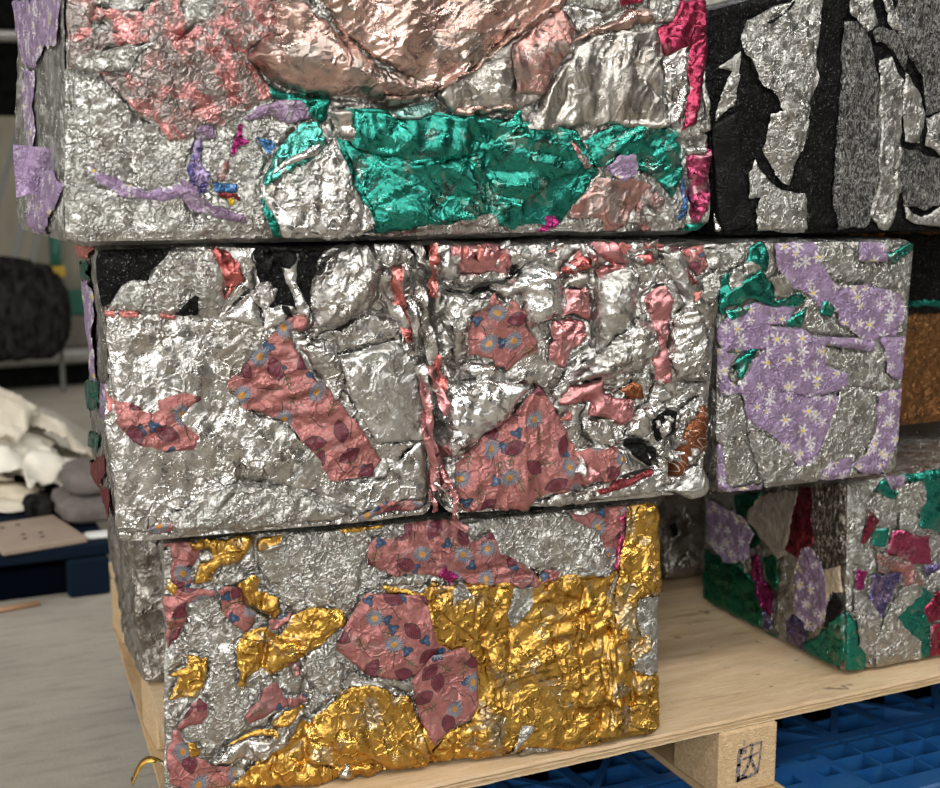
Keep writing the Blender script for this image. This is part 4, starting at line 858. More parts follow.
    def under(self, face, u, v):
        g = self.grid(face); x = np.clip(u/0.002, 0, g.shape[1]-2.001); y = np.clip(v/0.002, 0, g.shape[0]-2.001)
        i, j = x.astype(int), y.astype(int); fx, fy = x-i, y-j
        return (g[j, i]*(1-fx)+g[j, i+1]*fx)*(1-fy)+(g[j+1, i]*(1-fx)+g[j+1, i+1]*fx)*fy
    def lay_down(self, face, u, v, off):
        g = self.grid(face)
        for dx in (-0.0009, 0.0009):
            for dy in (-0.0009, 0.0009):
                i = np.clip(np.rint((u+dx)/0.002).astype(int), 0, g.shape[1]-1); j = np.clip(np.rint((v+dy)/0.002).astype(int), 0, g.shape[0]-1)
                np.maximum.at(g, (j, i), off)
    def lettering(self, root, name, strokes, wd, mat, label, lift=0.0022, parent=None):
        V, Fc = [], []
        for st in strokes:
            p = np.array(st, float)
            seg = np.concatenate([[0], np.cumsum(np.hypot(*np.diff(p, axis=0).T))])
            n = max(2, int(seg[-1]/0.0015)); t = np.linspace(0, seg[-1], n+1)
            u, v = np.interp(t, seg, p[:, 0]), np.interp(t, seg, p[:, 1])
            du, dv = np.gradient(u), np.gradient(v); L = np.hypot(du, dv)+1e-9
            k = sum(len(x) for x in V)
            uu = np.concatenate([u-dv/L*wd/2, u+dv/L*wd/2]); vv = np.concatenate([v+du/L*wd/2, v-du/L*wd/2])
            V.append(self.surf('F', uu, vv, np.maximum(self.under('F', uu, vv), np.maximum(self.under('F', uu+0.002, vv), self.under('F', uu, vv+0.002)))+lift))
            i = np.arange(n); Fc.append(np.stack([i, i+n+1, i+n+2, i+1], 1)+k)
        o = mesh(name, np.concatenate(V), np.concatenate(Fc), mat, parent or root, True); o['label'] = label
        return o
    def patches(self, root):
        lay = 0
        for mat, face, poly, o in self.s['patches']:
            lay += 1
            seed = zlib.crc32(('%s%d' % (self.k, lay)).encode()) % 9973
            r = self.patch_arrays(face, poly, seed, 0.0011+max(-0.3, o.get('o', 0))*0.0004, o.get('b', 0)*(0.001 if o.get('b', 0) > 9 else 0.0007), o.get('st', 'p'))
            if r is None: continue
            u, v, off, quads = r
            off = off+np.maximum(self.under(face, u, v), 0)
            self.lay_down(face, u, v, off)
            V = self.surf(face, u, v, off)
            if face == 'L': quads = quads[:, ::-1]
            a = (seed % 628)/100.0
            uvs = np.stack([u*math.cos(a)-v*math.sin(a)+seed % 7, u*math.sin(a)+v*math.cos(a)+seed % 5], 1)
            ob = mesh('foil_sheet', V, quads, F[mat], root, True, uvs)
            ob['label'] = LAB[mat]
            self.sheets.append((mat, ob, poly))
    def scraps(self, root):
        for poly, n, mats, lo, hi in self.s['scraps']:
            pts = [(poly[i]/1000, poly[i+1]/1000) for i in range(0, len(poly), 2)]
            rng = random.Random(self.seed+n)
            xs = [p[0] for p in pts]; ys = [p[1] for p in pts]
            acc = {}
            k = 0
            while k < n:
                x, y = rng.uniform(min(xs), max(xs)), rng.uniform(min(ys), max(ys))
                if not inside(np.array([x]), np.array([y]), pts)[0]: continue
                k += 1
                R = rng.uniform(lo, hi)/1000; m = rng.randint(4, 6); a0 = rng.uniform(0, 6.28); el = rng.uniform(0.5, 1.0)
                pl = []
                for j in range(m):
                    q = a0+6.283*j/m+rng.uniform(-0.3, 0.3); rr = R*rng.uniform(0.65, 1.25)
                    px_, py_ = rr*math.cos(q), rr*math.sin(q)*el
                    pl += [(x+px_*math.cos(a0)-py_*math.sin(a0))*1000, (y+px_*math.sin(a0)+py_*math.cos(a0))*1000]
                r = self.patch_arrays('F', pl, rng.randint(1, 9000), 0.002+rng.random()*0.004, 0.002, 'l', 0.0022, 0.002)
                if r is None: continue
                u, v, off, quads = r
                off = off+np.maximum(self.under('F', u, v), 0)*0.9; g = rng.uniform(0, 6.28); off = off+((u-x)*math.cos(g)+(v-y)*math.sin(g))*rng.uniform(0.1, 0.6)
                acc.setdefault(rng.choice(mats), []).append((self.surf('F', u, v, off), quads))
            for mname, L in acc.items():
                vs, fs, b = [], [], 0
                for V, q in L: vs.append(V); fs.append(q+b); b += len(V)
                o = mesh('foil_scraps', np.concatenate(vs), np.concatenate(fs), F[mname], root, True)
                o['kind'] = 'stuff'; o['label'] = 'small torn scraps of '+LAB[mname]
    def ribbons(self, root):
        for ri, (mat, line, wd, out, tw) in enumerate(self.s['ribbons']):
            rng = random.Random(self.seed*3+ri)
            pts = np.array(line, float).reshape(-1, 2)/1000
            n = 40; t = np.linspace(0, 1, n+1)
            seg = np.concatenate([[0], np.cumsum(np.linalg.norm(np.diff(pts, axis=0), axis=1))]); seg /= seg[-1]
            cu, cv = np.interp(t, seg, pts[:, 0]), np.interp(t, seg, pts[:, 1])
            du, dv = np.gradient(cu), np.gradient(cv); L = np.hypot(du, dv)+1e-9
            nu_, nv_ = -dv/L, du/L
            ph = rng.uniform(0, 6.28); ang = tw*np.sin(t*rng.uniform(4, 9)+ph)
            cols = 5; U = []; V = []; O = []
            for j in range(cols):
                k = (j/(cols-1)-0.5)*wd/1000*(0.75+0.5*noise2(t*6, t*0+ri, 5))
                U.append(cu+nu_*k*np.cos(ang)); V.append(cv+nv_*k*np.cos(ang))
                O.append(out/1000+k*np.sin(ang)+0.0012*np.cos((j/(cols-1)-0.5)*5)+0.003*np.sin(t*7+ph))
            u, v, o_ = np.array(U).T.ravel(), np.array(V).T.ravel(), np.array(O).T.ravel()
            u = np.clip(u, 0, self.w)
            save = self.gr; self.gr = []
            co = self.surf('F', u, np.maximum(v, 0.0), o_+0.001+np.maximum(self.under('F', u, np.maximum(v, 0.0)), 0)*0.6)
            co[:, 2] += np.minimum(v, 0.0)
            self.gr = save
            i = np.arange(n*(cols-1)); a = (i//(cols-1))*cols+i % (cols-1)
            ob = mesh('foil_ribbon', co, np.stack([a, a+cols, a+cols+1, a+1], 1), F[mat], root, True, np.stack([u, v], 1))
            ob['label'] = 'hanging ribbon of '+LAB[mat]

def make_bale(key, label, mat, seed, **kw):
    sp = BALES[key]
    root = empty('foil_bale', sp['loc'], math.radians(sp['yaw']))
    tag(root, label, 'bale', 'bales of pressed foil stacked on the pallet')
    bo = {k: kw.pop(k) for k in ('res', 'side') if k in kw}
    b = Bale(key, sp, seed, **kw)
    b.body(root, F[mat], **bo); b.patches(root); b.scraps(root); b.ribbons(root)
    return b, root

# ------------------------------------------------------------------ setting: floor and rear wall
def floor_material():
    s = NT('concrete_floor')
    n = s.noise(s.obj, 1.6, 5, 0.6); st = s.noise(s.vm('MULTIPLY', s.obj, (3.0, 14.0, 1)), 2.2, 5, 0.65)
    c = s.mix(s.ramp(n, 0.3, 0.7), (0.31, 0.278, 0.232), (0.41, 0.37, 0.31))
    c = s.mix(s.ramp(st, 0.46, 0.72, 0, 0.55), c, (0.20, 0.175, 0.14))
    s.bump(s.m('ADD', s.m('MULTIPLY', st, 0.003), s.m('MULTIPLY', s.noise(s.obj, 130, 3), 0.001)))
    return s.set(color=c, rough=0.62)
mb = MB(); mb.box(-7, 11, -6, 9.0, -0.1, 0.0)
tag(mb.build('floor', floor_material()), kind='structure')

def plain(name, col, rough=0.6, col2=None, scale=8, bump=0.0, metal=0.0, stretch=(1, 1, 1), bscale=80, spec=0.5):
    s = NT(name); c = col
    v = s.vm('MULTIPLY', s.obj, stretch)
    if col2: c = s.mix(s.ramp(s.noise(v, scale, 4, 0.6), 0.35, 0.68), col, col2)
    if bump: s.bump(s.m('MULTIPLY', s.noise(v, bscale, 3), bump))
    return s.set(color=c, rough=rough, metal=metal, spec=spec)

M_CLAD = plain('pale_cladding', (0.62, 0.62, 0.56), 0.6, (0.55, 0.54, 0.48), 3)
mb = MB(); mb.box(-7, 11, 8.6, 8.7, 0, 4.8)
wall = tag(mb.build('wall_back', plain('grey_wall', (0.40, 0.38, 0.33), 0.8, (0.33, 0.31, 0.27), 2)), kind='structure')
rib = None
for i in range(40):
    x = 4.4+i*0.11
    if rib is None:
        mb = MB(); mb.box(0, 0.085, -0.022, 0.022, 0, 2.9, 0.006)
        rib = mb.build('cladding_rib', M_CLAD, wall); rib.location = (x, 8.585, 1.9)
    else:
        r2 = rib.copy(); COL.objects.link(r2); r2.parent = wall; r2.location = (x, 8.585, 1.9)

# ------------------------------------------------------------------ wooden pallet
def wood_material(name, c1, c2, stretch, scale=18, knots=True, rough=0.6):
    s = NT(name)
    v = s.vm('MULTIPLY', s.obj, stretch)
    g = s.noise(v, scale, 5, 0.62, 0.7)
    c = s.mix(s.ramp(g, 0.3, 0.72), c1, c2)
    fineg = s.noise(s.vm('MULTIPLY', v, (1, 1, 1)), scale*7, 3, 0.7)
    c = s.mix(s.ramp(fineg, 0.5, 0.75, 0, 0.35), c, tuple(x*0.55 for x in c2))
    if knots:
        k = s.noise(s.obj, 9.5, 3, 0.7)
        c = s.mix(s.ramp(k, 0.655, 0.70, 0, 0.75), c, (0.10, 0.065, 0.04))
        k2 = s.noise(s.vm('MULTIPLY', s.obj, (1.5, 5, 1)), 13, 2, 0.6)
        c = s.mix(s.ramp(k2, 0.70, 0.74, 0, 0.8), c, (0.07, 0.05, 0.04))
        st_ = s.noise(s.vm('MULTIPLY', s.obj, (0.6, 3.0, 1)), 6.5, 4, 0.7)
        c = s.mix(s.ramp(st_, 0.56, 0.70, 0, 0.55), c, (0.27, 0.15, 0.085))
        k3 = s.noise(s.vm('MULTIPLY', s.obj, (1.0, 2.2, 1)), 31, 2, 0.5)
        c = s.mix(s.ramp(k3, 0.735, 0.765, 0, 0.85), c, (0.05, 0.035, 0.03))
    s.bump(s.m('MULTIPLY', s.m('ADD', g, fineg), 0.0012))
    return s.set(color=c, rough=rough)
M_PLY = wood_material('plywood_deck', (0.60, 0.445, 0.285), (0.49, 0.345, 0.20), (1.0, 7.0, 7.0), 7)
M_WOOD = wood_material('sawn_softwood', (0.50, 0.35, 0.19), (0.38, 0.24, 0.12), (8.0, 1.0, 8.0), 9)
s = NT('plywood_edge')
band = s.m('FRACT', s.m('MULTIPLY', s.sep(s.obj)[2], 150))
c = s.mix(s.ramp(band, 0.35, 0.65), (0.60, 0.46, 0.28), (0.44, 0.30, 0.16))
n_ = s.noise(s.vm('MULTIPLY', s.obj, (3, 3, 60)), 9, 4, 0.65)
c = s.mix(s.ramp(n_, 0.56, 0.72, 0, 0.7), c, (0.20, 0.12, 0.07))
s.bump(s.m('MULTIPLY', n_, 0.004)); M_EDGE = s.set(color=c, rough=0.65)
s = NT('particle_board')
v1 = s.vor(s.vm('MULTIPLY', s.obj, (1, 1, 1.6)), 210)
cc = s.sep(v1.outputs['Color'])
c = s.mix(cc[0], (0.36, 0.24, 0.125), (0.56, 0.41, 0.24))
c = s.mix(s.ramp(s.noise(s.obj, 60, 4, 0.7), 0.35, 0.7), c, (0.42, 0.29, 0.16))
s.bump(s.m('ADD', s.m('MULTIPLY', v1.outputs['Distance'], 0.0012), s.m('MULTIPLY', s.noise(s.obj, 300, 2), 0.0008)))
M_CHIP = s.set(color=c, rough=0.75)

PZ = 0.32
wp = empty('wooden_pallet', (1.4, 2.35, 0.166))
tag(wp, 'pale plywood pallet on chipboard blocks carrying the foil bales', 'pallet')
ox, oy, oz = 1.4, 2.35, 0.166
def front_y(x): return 1.715+0.012*(x-0.377)
def left_x(y): return 0.374+0.083*(y-1.72)
XR, YB = 2.55, 3.12
TH = 0.021
# deck: three plies with slightly uneven front edges; top ply, core and lower ply
for j in range(3):
    z0, z1 = PZ-TH*(j+1)/3, PZ-TH*j/3
    nx = 90; V = []; 
    dep = (0.0, 0.0022, 0.0006)[j]
    for zz in (z0+0.0004, z1-0.0004):
        for edge in (0, 1):
            for i in range(nx+1):
                t = i/nx
                if edge == 0:
                    x = left_x(1.72)+(XR-left_x(1.72))*t; y = front_y(x)+dep+0.0014*math.sin(i*1.7+j*2)*math.sin(i*0.31+j)
                else:
                    x = left_x(YB)+(XR-left_x(YB))*t; y = YB
                V.append((x-ox, y-oy, zz-oz))
    n1 = nx+1; fc = []
    for i in range(nx):
        fc += [(i, i+1, 2*n1+i+1, 2*n1+i), (2*n1+i, 2*n1+i+1, 3*n1+i+1, 3*n1+i), (i+1, i, n1+i, n1+i+1), (n1+i+1, n1+i, 3*n1+i, 3*n1+i+1)]
    fc += [(0, 2*n1, 3*n1, n1), (nx, n1+nx, 3*n1+nx, 2*n1+nx)]
    o = mesh('deck_ply', V, fc, M_PLY if j == 0 else M_EDGE, wp, False)
    o['label'] = ('knotty plywood top ply', 'darker core ply', 'lower ply')[j]
blk = MB(); blk.box(-0.0615, 0.0615, 0.0, 0.14, 0, 0.120, 0.004)
blk_src = blk.build('block', M_CHIP, wp)
blk_src.location = (1.338-ox, 1.722-oy, 0.1785-oz)
for bx_, by_ in ((left_x(1.76)+0.068, 1.745), (left_x(2.4)+0.068, 2.32), (left_x(2.95)+0.068, 2.92), (1.36, 2.3), (1.38, 2.9), (2.42, 1.735), (2.44, 2.3), (2.46, 2.9)):
    o = blk_src.copy(); COL.objects.link(o); o.parent = wp; o.location = (bx_-ox, by_-oy, 0.1785-oz)
for xf, xb in ((left_x(1.72), left_x(YB)), (1.273, 1.32), (2.355, 2.40)):
    V = []
    for y, x in ((1.70, xf), (YB, xb)):
        V += [(x-ox, y-oy, 0), (x+0.135-ox, y-oy, 0), (x+0.135-ox, y-oy, 0.0125), (x-ox, y-oy, 0.0125)]
    mesh('runner_board', V, [(3, 2, 1, 0), (4, 5, 6, 7)]+[(i, (i+1) % 4, 4+(i+1) % 4, 4+i) for i in range(4)], M_WOOD, wp, False)
# ink stamp on the front block: a hand-cut box with a character inside
s = NT('stamp_ink')
M_INK = s.set(color=s.mix(s.ramp(s.noise(s.obj, 260, 3, 0.7), 0.42, 0.62), (0.045, 0.055, 0.10), (0.30, 0.22, 0.14)), rough=0.8)
def stroke(mb, pts, wd):
    for i in range(len(pts)-1):
        (x0, z0), (x1, z1) = pts[i], pts[i+1]; dx, dz = x1-x0, z1-z0; L = math.hypot(dx, dz); nx_, nz_ = -dz/L*wd/2, dx/L*wd/2
        x0 -= dx/L*wd*0.3; x1 += dx/L*wd*0.3; z0 -= dz/L*wd*0.3; z1 += dz/L*wd*0.3
        v = [(x0+nx_, 0, z0+nz_), (x0-nx_, 0, z0-nz_), (x1-nx_, 0, z1-nz_), (x1+nx_, 0, z1+nz_)]
        mb.add([(a, -0.0006, c_) for a, _, c_ in v]+[(a, 0.0006, c_) for a, _, c_ in v], [(3, 2, 1, 0), (4, 5, 6, 7)]+[(i_, (i_+1) % 4, 4+(i_+1) % 4, 4+i_) for i_ in range(4)])
mb = MB()
stroke(mb, [(-0.019, 0.082), (0.002, 0.087), (0.026, 0.089)], 0.0043)
stroke(mb, [(0.026, 0.089), (0.024, 0.060), (0.020, 0.034)], 0.0035)
stroke(mb, [(0.020, 0.034), (-0.004, 0.029), (-0.023, 0.026)], 0.0057)
stroke(mb, [(-0.023, 0.026), (-0.021, 0.055), (-0.019, 0.082)], 0.0084)
stroke(mb, [(-0.012, 0.064), (0.004, 0.066), (0.022, 0.071)], 0.0038)
stroke(mb, [(0.007, 0.085), (0.004, 0.066), (-0.002, 0.048), (-0.012, 0.034)], 0.0051)
stroke(mb, [(0.004, 0.064), (0.010, 0.048), (0.017, 0.037)], 0.0057)
stroke(mb, [(-0.017, 0.078), (-0.008, 0.077)], 0.0081); stroke(mb, [(-0.022, 0.030), (-0.008, 0.031)], 0.0081)
stroke(mb, [(-0.011, 0.098), (-0.011, 0.090)], 0.0024)
ink = mb.build('stamped_mark', M_INK, wp)
ink.location = (1.338-ox, 1.722-oy-0.0001, 0.1785-oz); ink['label'] = 'faded blue black stamped character in a box'

# ------------------------------------------------------------------ blue plastic pallet
s = NT('blue_plastic')
M_BLUE = s.set(color=s.mix(s.ramp(s.noise(s.obj, 14, 4, 0.6), 0.3, 0.75), (0.005, 0.052, 0.18), (0.012, 0.068, 0.18)), rough=0.38)
s.bump(s.m('MULTIPLY', s.noise(s.obj, 160, 2), 0.0006))
BX, BY = 1.5, 2.35
bp = empty('plastic_pallet', (BX, BY, 0.0))
tag(bp, 'blue plastic pallet with open grid deck under the wooden pallet', 'pallet')
ZT = 0.165
def bbox(m, x0, x1, y0, y1, z0, z1, bev=0.0): m.box(x0-BX, x1-BX, y0-BY, y1-BY, z0, z1, bev)
x_left, x_right, y_front, y_back = 0.52, 2.62, 1.625, 3.05
deck = MB()
bbox(deck, x_left, x_right, y_front, 1.6775, 0.02, ZT, 0.004)          # front rim
bbox(deck, x_left, x_right, 1.845, 1.869, ZT-0.035, ZT)
bbox(deck, x_left, x_right, 2.0, 2.024, ZT-0.035, ZT)
bbox(deck, x_left, x_right, y_back-0.05, y_back, 0.02, ZT, 0.004)
bbox(deck, x_left, x_left+0.03, y_front, y_back, ZT-0.04, ZT)
legs = []
for xc in (0.60, 1.4955, 2.50):
    # solid pads with small drain holes over the legs
    x0, x1 = xc-0.08, xc+0.0765
    for (a, b_) in ((x0, xc-0.0655), (xc-0.0255, xc+0.0235), (xc+0.0615, x1)):
        bbox(deck, a, b_, 1.6775, 1.845, ZT-0.03, ZT)
    for a, b_ in ((xc-0.0655, xc-0.0255), (xc+0.0235, xc+0.0615)):
        for y0, y1 in ((1.6775, 1.733), (1.764, 1.80), (1.822, 1.845)):
            bbox(deck, a, b_, y0, y1, ZT-0.03, ZT)
    legs.append(xc)
def rows(y0, y1, pitch): 
    y = y0
    while y < y1: yield y; y += pitch
segs = [(0.47, 0.44), (0.6765, 1.4155), (1.572, 2.42)]
for xa, xb in segs[1:]:
    for y in (1.727, 1.7795, 1.832):
        bbox(deck, xa, xb, y-0.0022, y+0.0022, ZT-0.05, ZT-0.001)
    x = xa+0.0015
    while x < xb:
        bbox(deck, x-0.0022, x+0.0022, 1.6775, 1.845, ZT-0.05, ZT)
        x += 0.0755
# behind: wide bays crossed by diagonal ribs
for y0, y1 in ((1.869, 2.0), (2.024, 2.16), (2.18, 2.32), (2.34, 2.48), (2.5, 2.64), (2.66, 2.82), (2.84, 3.0)):
    bbox(deck, x_left, x_right, y1, y1+0.02, ZT-0.035, ZT)
    x = 0.70; k = 0
    while x < x_right-0.15:
        bbox(deck, x-0.011, x+0.011, y0, y1, ZT-0.04, ZT)
        a, b_ = ((x+0.011, y0), (x+0.124, y1)) if k % 2 else ((x+0.011, y1), (x+0.124, y0))
        deck.bar((a[0]-BX, a[1]-BY, ZT-0.018), (b_[0]-BX, b_[1]-BY, ZT-0.018), 0.014, 0.034)
        deck.bar((x+0.011-BX, (y0+y1)/2-BY, ZT-0.018), (x+0.135-BX, (y0+y1)/2-BY, ZT-0.018), 0.006, 0.032)
        x += 0.135; k += 1
deck.build('grid_deck', M_BLUE, bp)
mb = MB(); bbox(mb, x_left+0.1, x_right, 1.64, 3.03, 0.006, 0.024)
mb.build('bottom_sheet', plain('blue_plastic_dark', (0.006, 0.05, 0.19), 0.5), bp)
lsrc = None
for xc in legs:
    for yc in (1.76, 2.33, 2.94):
        if lsrc is None:
            m2 = MB(); m2.box(-0.075, 0.075, -0.08, 0.08, 0.0, ZT-0.03, 0.008); lsrc = m2.build('leg', M_BLUE, bp)
            o = lsrc
        else:
            o = lsrc.copy(); COL.objects.link(o); o.parent = bp
        o.location = ((xc if xc > 1 else 0.478+0.05*(yc-2.3)+0.075)-BX, yc-BY, 0)

# ------------------------------------------------------------------ build the bales
make_bale('gold', 'gold, silver and coral floral foil bale at the front edge of the plywood', 'silver', 3, lump=0.005)
make_bale('mid', 'silver bale with coral flower print, cracked down its middle, on the gold bale', 'silver_loose', 5, lump=0.006, taper=0.075)
top_bale, top_root = make_bale('top', 'largest bale, silver with teal and draped rose copper foil, topmost on the left', 'silver', 8, lump=0.006, R=0.028, taper=0.04)
make_bale('lilac', 'pale silver bale with lilac daisy print and teal scraps', 'silver', 13, lump=0.004)
make_bale('black', 'black and silver bale with marbled strips, topmost on the right', 'black_glitter', 17, lump=0.005)
make_bale('lower_right', 'silver bale with teal, magenta and crimson scraps at the right front of the plywood', 'silver', 21, lump=0.005, side=0.005)
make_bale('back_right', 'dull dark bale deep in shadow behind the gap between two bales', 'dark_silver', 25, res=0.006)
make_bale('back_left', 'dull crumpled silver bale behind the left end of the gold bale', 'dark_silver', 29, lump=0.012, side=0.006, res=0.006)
make_bale('brown', 'brown and black glittery bale set back beside the lilac daisy bale', 'brown', 33, res=0.005)

# faint lettering on the teal sheets of the top bale
M_TYPE = plain('dark_teal_print', (0.003, 0.022, 0.02), 0.6)
GL = {'A': [[(0, 0), (.3, 1), (.6, 0)], [(.13, .4), (.47, .4)]], 'B': [[(0, 0), (0, 1), (.4, .95), (.45, .7), (.35, .53), (0, .52)], [(.35, .53), (.52, .3), (.42, .04), (0, 0)]],
      'U': [[(0, 1), (.02, .2), (.28, 0), (.52, .2), (.55, 1)]], 'D': [[(0, 0), (0, 1), (.36, .9), (.55, .5), (.36, .1), (0, 0)]], 'O': [[(.3, 0), (.05, .25), (.05, .75), (.3, 1), (.55, .75), (.55, .25), (.3, 0)]]}
def put(pts, o, sx, sy, ang):
    ca, sa = math.cos(ang), math.sin(ang)
    return [(o[0]+x*sx*ca-y*sy*sa, o[1]+x*sx*sa+y*sy*ca) for x, y in pts]
tape = [0.47, 0.177, 0.512, 0.192]
ang = math.atan2(tape[3]-tape[1], tape[2]-tape[0])
st = []
for i, ch in enumerate('ABUDOA'):
    t = i*0.0085
    tape_sheet = [o for m_, o, p_ in top_bale.sheets if m_ == 'teal_dull'][0]
    st = [put(g, (tape[0]+t*math.cos(ang), tape[1]+t*math.sin(ang)), 0.0095, 0.0085, ang) for g in GL[ch]]
    for q in st: top_bale.lettering(top_root, 'letter', [q], 0.0015, M_TYPE, 'faint capital letter printed on the tape', parent=tape_sheet)
sc_ = [([0.853, 0.1, 0.898, 0.105], 0.03, 0.016, 3), ([0.868, 0.088, 0.898, 0.093], 0.02, 0.009, 4), ([0.897, 0.131, 0.902, 0.147], 0.016, 0.006, 4), ([0.417, 0.067, 0.446, 0.101], 0.03, 0.009, 4), ([0.536, 0.061, 0.555, 0.085], 0.026, 0.009, 3), ([0.625, 0.109, 0.656, 0.143], 0.03, 0.009, 4), ([0.582, 0.061, 0.586, 0.099], 0.028, 0.008, 4), ([0.494, 0.14, 0.528, 0.155], 0.03, 0.011, 3), ([0.483, 0.119, 0.54, 0.12], 0.034, 0.008, 5)]
st = []
t = np.linspace(0, 1, 90)
for j, (ln, w_, h_, k) in enumerate(sc_):
    ang = math.atan2(ln[3]-ln[1], ln[2]-ln[0])
    st = [put([(x+0.5*h_/w_*math.cos(x*6.283*k), 0.5+0.5*math.sin(x*6.283*k)*(0.6+0.4*math.sin(x*9+j))) for x in t], (ln[0], ln[1]), w_, h_, ang)]
    top_bale.lettering(top_root, 'script_lettering', st, 0.0013, M_TYPE, 'looping dark script printed on the teal foil')
# lilac flap sticking out at the left edge
V = []; n = 8
for i in range(n+1):
    for j in range(n+1):
        a, b_ = i/n, j/n
        V.append((-0.470-0.052*a, -0.10+0.02*a+0.006*math.sin(a*5+b_*3), 0.075+0.055*b_+0.006*a-0.018*a*(1-b_)))
fl = mesh('foil_flap', V, [(i*(n+1)+j, (i+1)*(n+1)+j, (i+1)*(n+1)+j+1, i*(n+1)+j+1) for i in range(n) for j in range(n)], F['lilac_daisy'], top_root)
fl['label'] = 'lilac foil flap sticking out'

# ------------------------------------------------------------------ far left background

M_PIPE = plain('galvanised_pipe', (0.46, 0.45, 0.42), 0.45, (0.36, 0.34, 0.31), 12, metal=0.6)
M_BEIGE = plain('beige_board', (0.27, 0.245, 0.185), 0.75, (0.215, 0.195, 0.145), 4, stretch=(6, 1, 0.7))
M_BLACK = plain('black_net', (0.004, 0.004, 0.004), 0.95, (0.008, 0.008, 0.008), 25, bump=0.004, spec=0.03)
RX, RY = 0.44, 8.25
rk = empty('storage_rack', (RX, RY, 0))
tag(rk, 'pipe frame rack with beige board and dark net far behind on the left', 'rack')
mb = MB(); mb.tube([(-2.0, -0.31, 2.02), (1.1, -0.31, 2.02)], 0.033, 12); mb.build('pipe_rail', M_PIPE, rk, True)
mb = MB(); mb.tube([(-2.0, -0.31, 0.185), (1.1, -0.31, 0.185)], 0.045, 12); mb.build('pipe_rail', M_PIPE, rk, True)
mb = MB(); mb.box(-2.0, 1.1, 0.06, 0.11, 1.60, 3.0); mb.build('net_panel', M_BLACK, rk)
mb = MB(); mb.box(-2.0, 1.1, 0.0, 0.05, 0.22, 1.59, 0.004); mb.build('board', M_BEIGE, rk)
for x in (-1.1, -0.55, 0.0, 0.55):
    mb = MB(); mb.box(x-0.007, x+0.007, -0.007, 0.0, 0.24, 1.57); mb.build('board_batten', M_BEIGE, rk)
mb = MB(); mb.box(-2.0, 1.1, -0.20, -0.15, 0.0, 0.17); mb.build('kick_panel', M_BLACK, rk)
mb = MB(); mb.box(-2.0, 1.1, -0.26, 0.0, 0.20, 0.225); mb.build('shelf', M_BEIGE, rk)
for x in (-1.95, 1.05):
    mb = MB(); mb.tube([(x, -0.22, 0), (x, -0.22, 3.0)], 0.036, 10); mb.build('post', M_PIPE, rk, True)

def blob(name, loc, size, mat, seed, amp=0.12, parent=None, sub=24, flat=0.0, f=3.0):
    """lumpy closed bag or bundle shape"""
    n, m = sub*2, sub
    V = []
    for i in range(m+1):
        th = math.pi*i/m
        for j in range(n):
            ph = 2*math.pi*j/n
            x, y, z = math.sin(th)*math.cos(ph), math.sin(th)*math.sin(ph), math.cos(th)
            e = 0.55
            V.append((math.copysign(abs(x)**e, x), math.copysign(abs(y)**e, y), math.copysign(abs(z)**e, z)))
    V = np.array(V); d = noise3(V*f+seed, seed)-0.5+0.5*(noise3(V*f*2.7+seed, seed+1)-0.5)
    V = V*(1+amp*2*d)[:, None]*np.array(size)/2
    V[:, 2] += size[2]/2; V[:, 2] = np.maximum(V[:, 2], 0.0)
    fc = [(i*n+j, i*n+(j+1) % n, (i+1)*n+(j+1) % n, (i+1)*n+j) for i in range(m) for j in range(n)]
    return mesh(name, V, np.array(fc)[:, ::-1], mat, parent, True, loc=loc)

M_SACK = plain('dark_sack', (0.005, 0.005, 0.005), 0.95, (0.032, 0.030, 0.028), 16, spec=0.05, bump=0.01, stretch=(2, 2, 0.7), bscale=30)
M_STRAP = plain('grey_strap', (0.17, 0.17, 0.16), 0.7)
M_GREEN = plain('green_plastic', (0.02, 0.13, 0.085), 0.5)
M_YEL = plain('yellow_plastic', (0.55, 0.36, 0.04), 0.5)
sk = empty('hanging_sack', (0.69, 7.55, 0.235)); tag(sk, 'dark bulging sack hanging by straps from the pipe rack', 'sack')
blob('sack_body', (0, 0, 0), (0.63, 0.42, 0.55), M_SACK, 4, 0.10, sk)
for x0, x1 in ((-0.12, 0.34), (0.06, 0.41), (0.15, 0.55), (-0.20, 0.0)):
    mb = MB(); mb.bar((x0, 0.0, 0.50), (x1, 0.35, 1.80), 0.044, 0.007); mb.build('strap', M_STRAP, sk)
gh = empty('green_handle_tool', (1.055, 7.94, 0.0)); tag(gh, 'thin grey pole with green grip leaning on the beige board', 'tool')
mb = MB(); mb.tube([(-0.04, -0.15, 0.0), (0.0, 0.24, 1.48)], 0.015); mb.build('pole', M_STRAP, gh, True)
mb = MB(); mb.tube([(-0.022, 0.04, 0.72), (-0.016, 0.09, 0.92)], 0.032); mb.build('grip', M_GREEN, gh, True)
mb = MB(); mb.box(-0.075, 0.025, 0.0, 0.06, 0.655, 0.72, 0.006); mb.build('collar', M_YEL, gh)
mb = MB(); mb.box(1.06, 1.32, 8.06, 8.22, 0.226, 0.41, 0.01)
tag(mb.build('storage_box', plain('taupe_box', (0.20, 0.175, 0.15), 0.8)), 'taupe box on the rack shelf under the green crate', 'box')
mb = MB(); mb.box(1.06, 1.30, 8.08, 8.21, 0.41, 0.56, 0.01)
tag(mb.build('plastic_crate', M_GREEN), 'green plastic crate behind the pole by the beige board', 'crate')

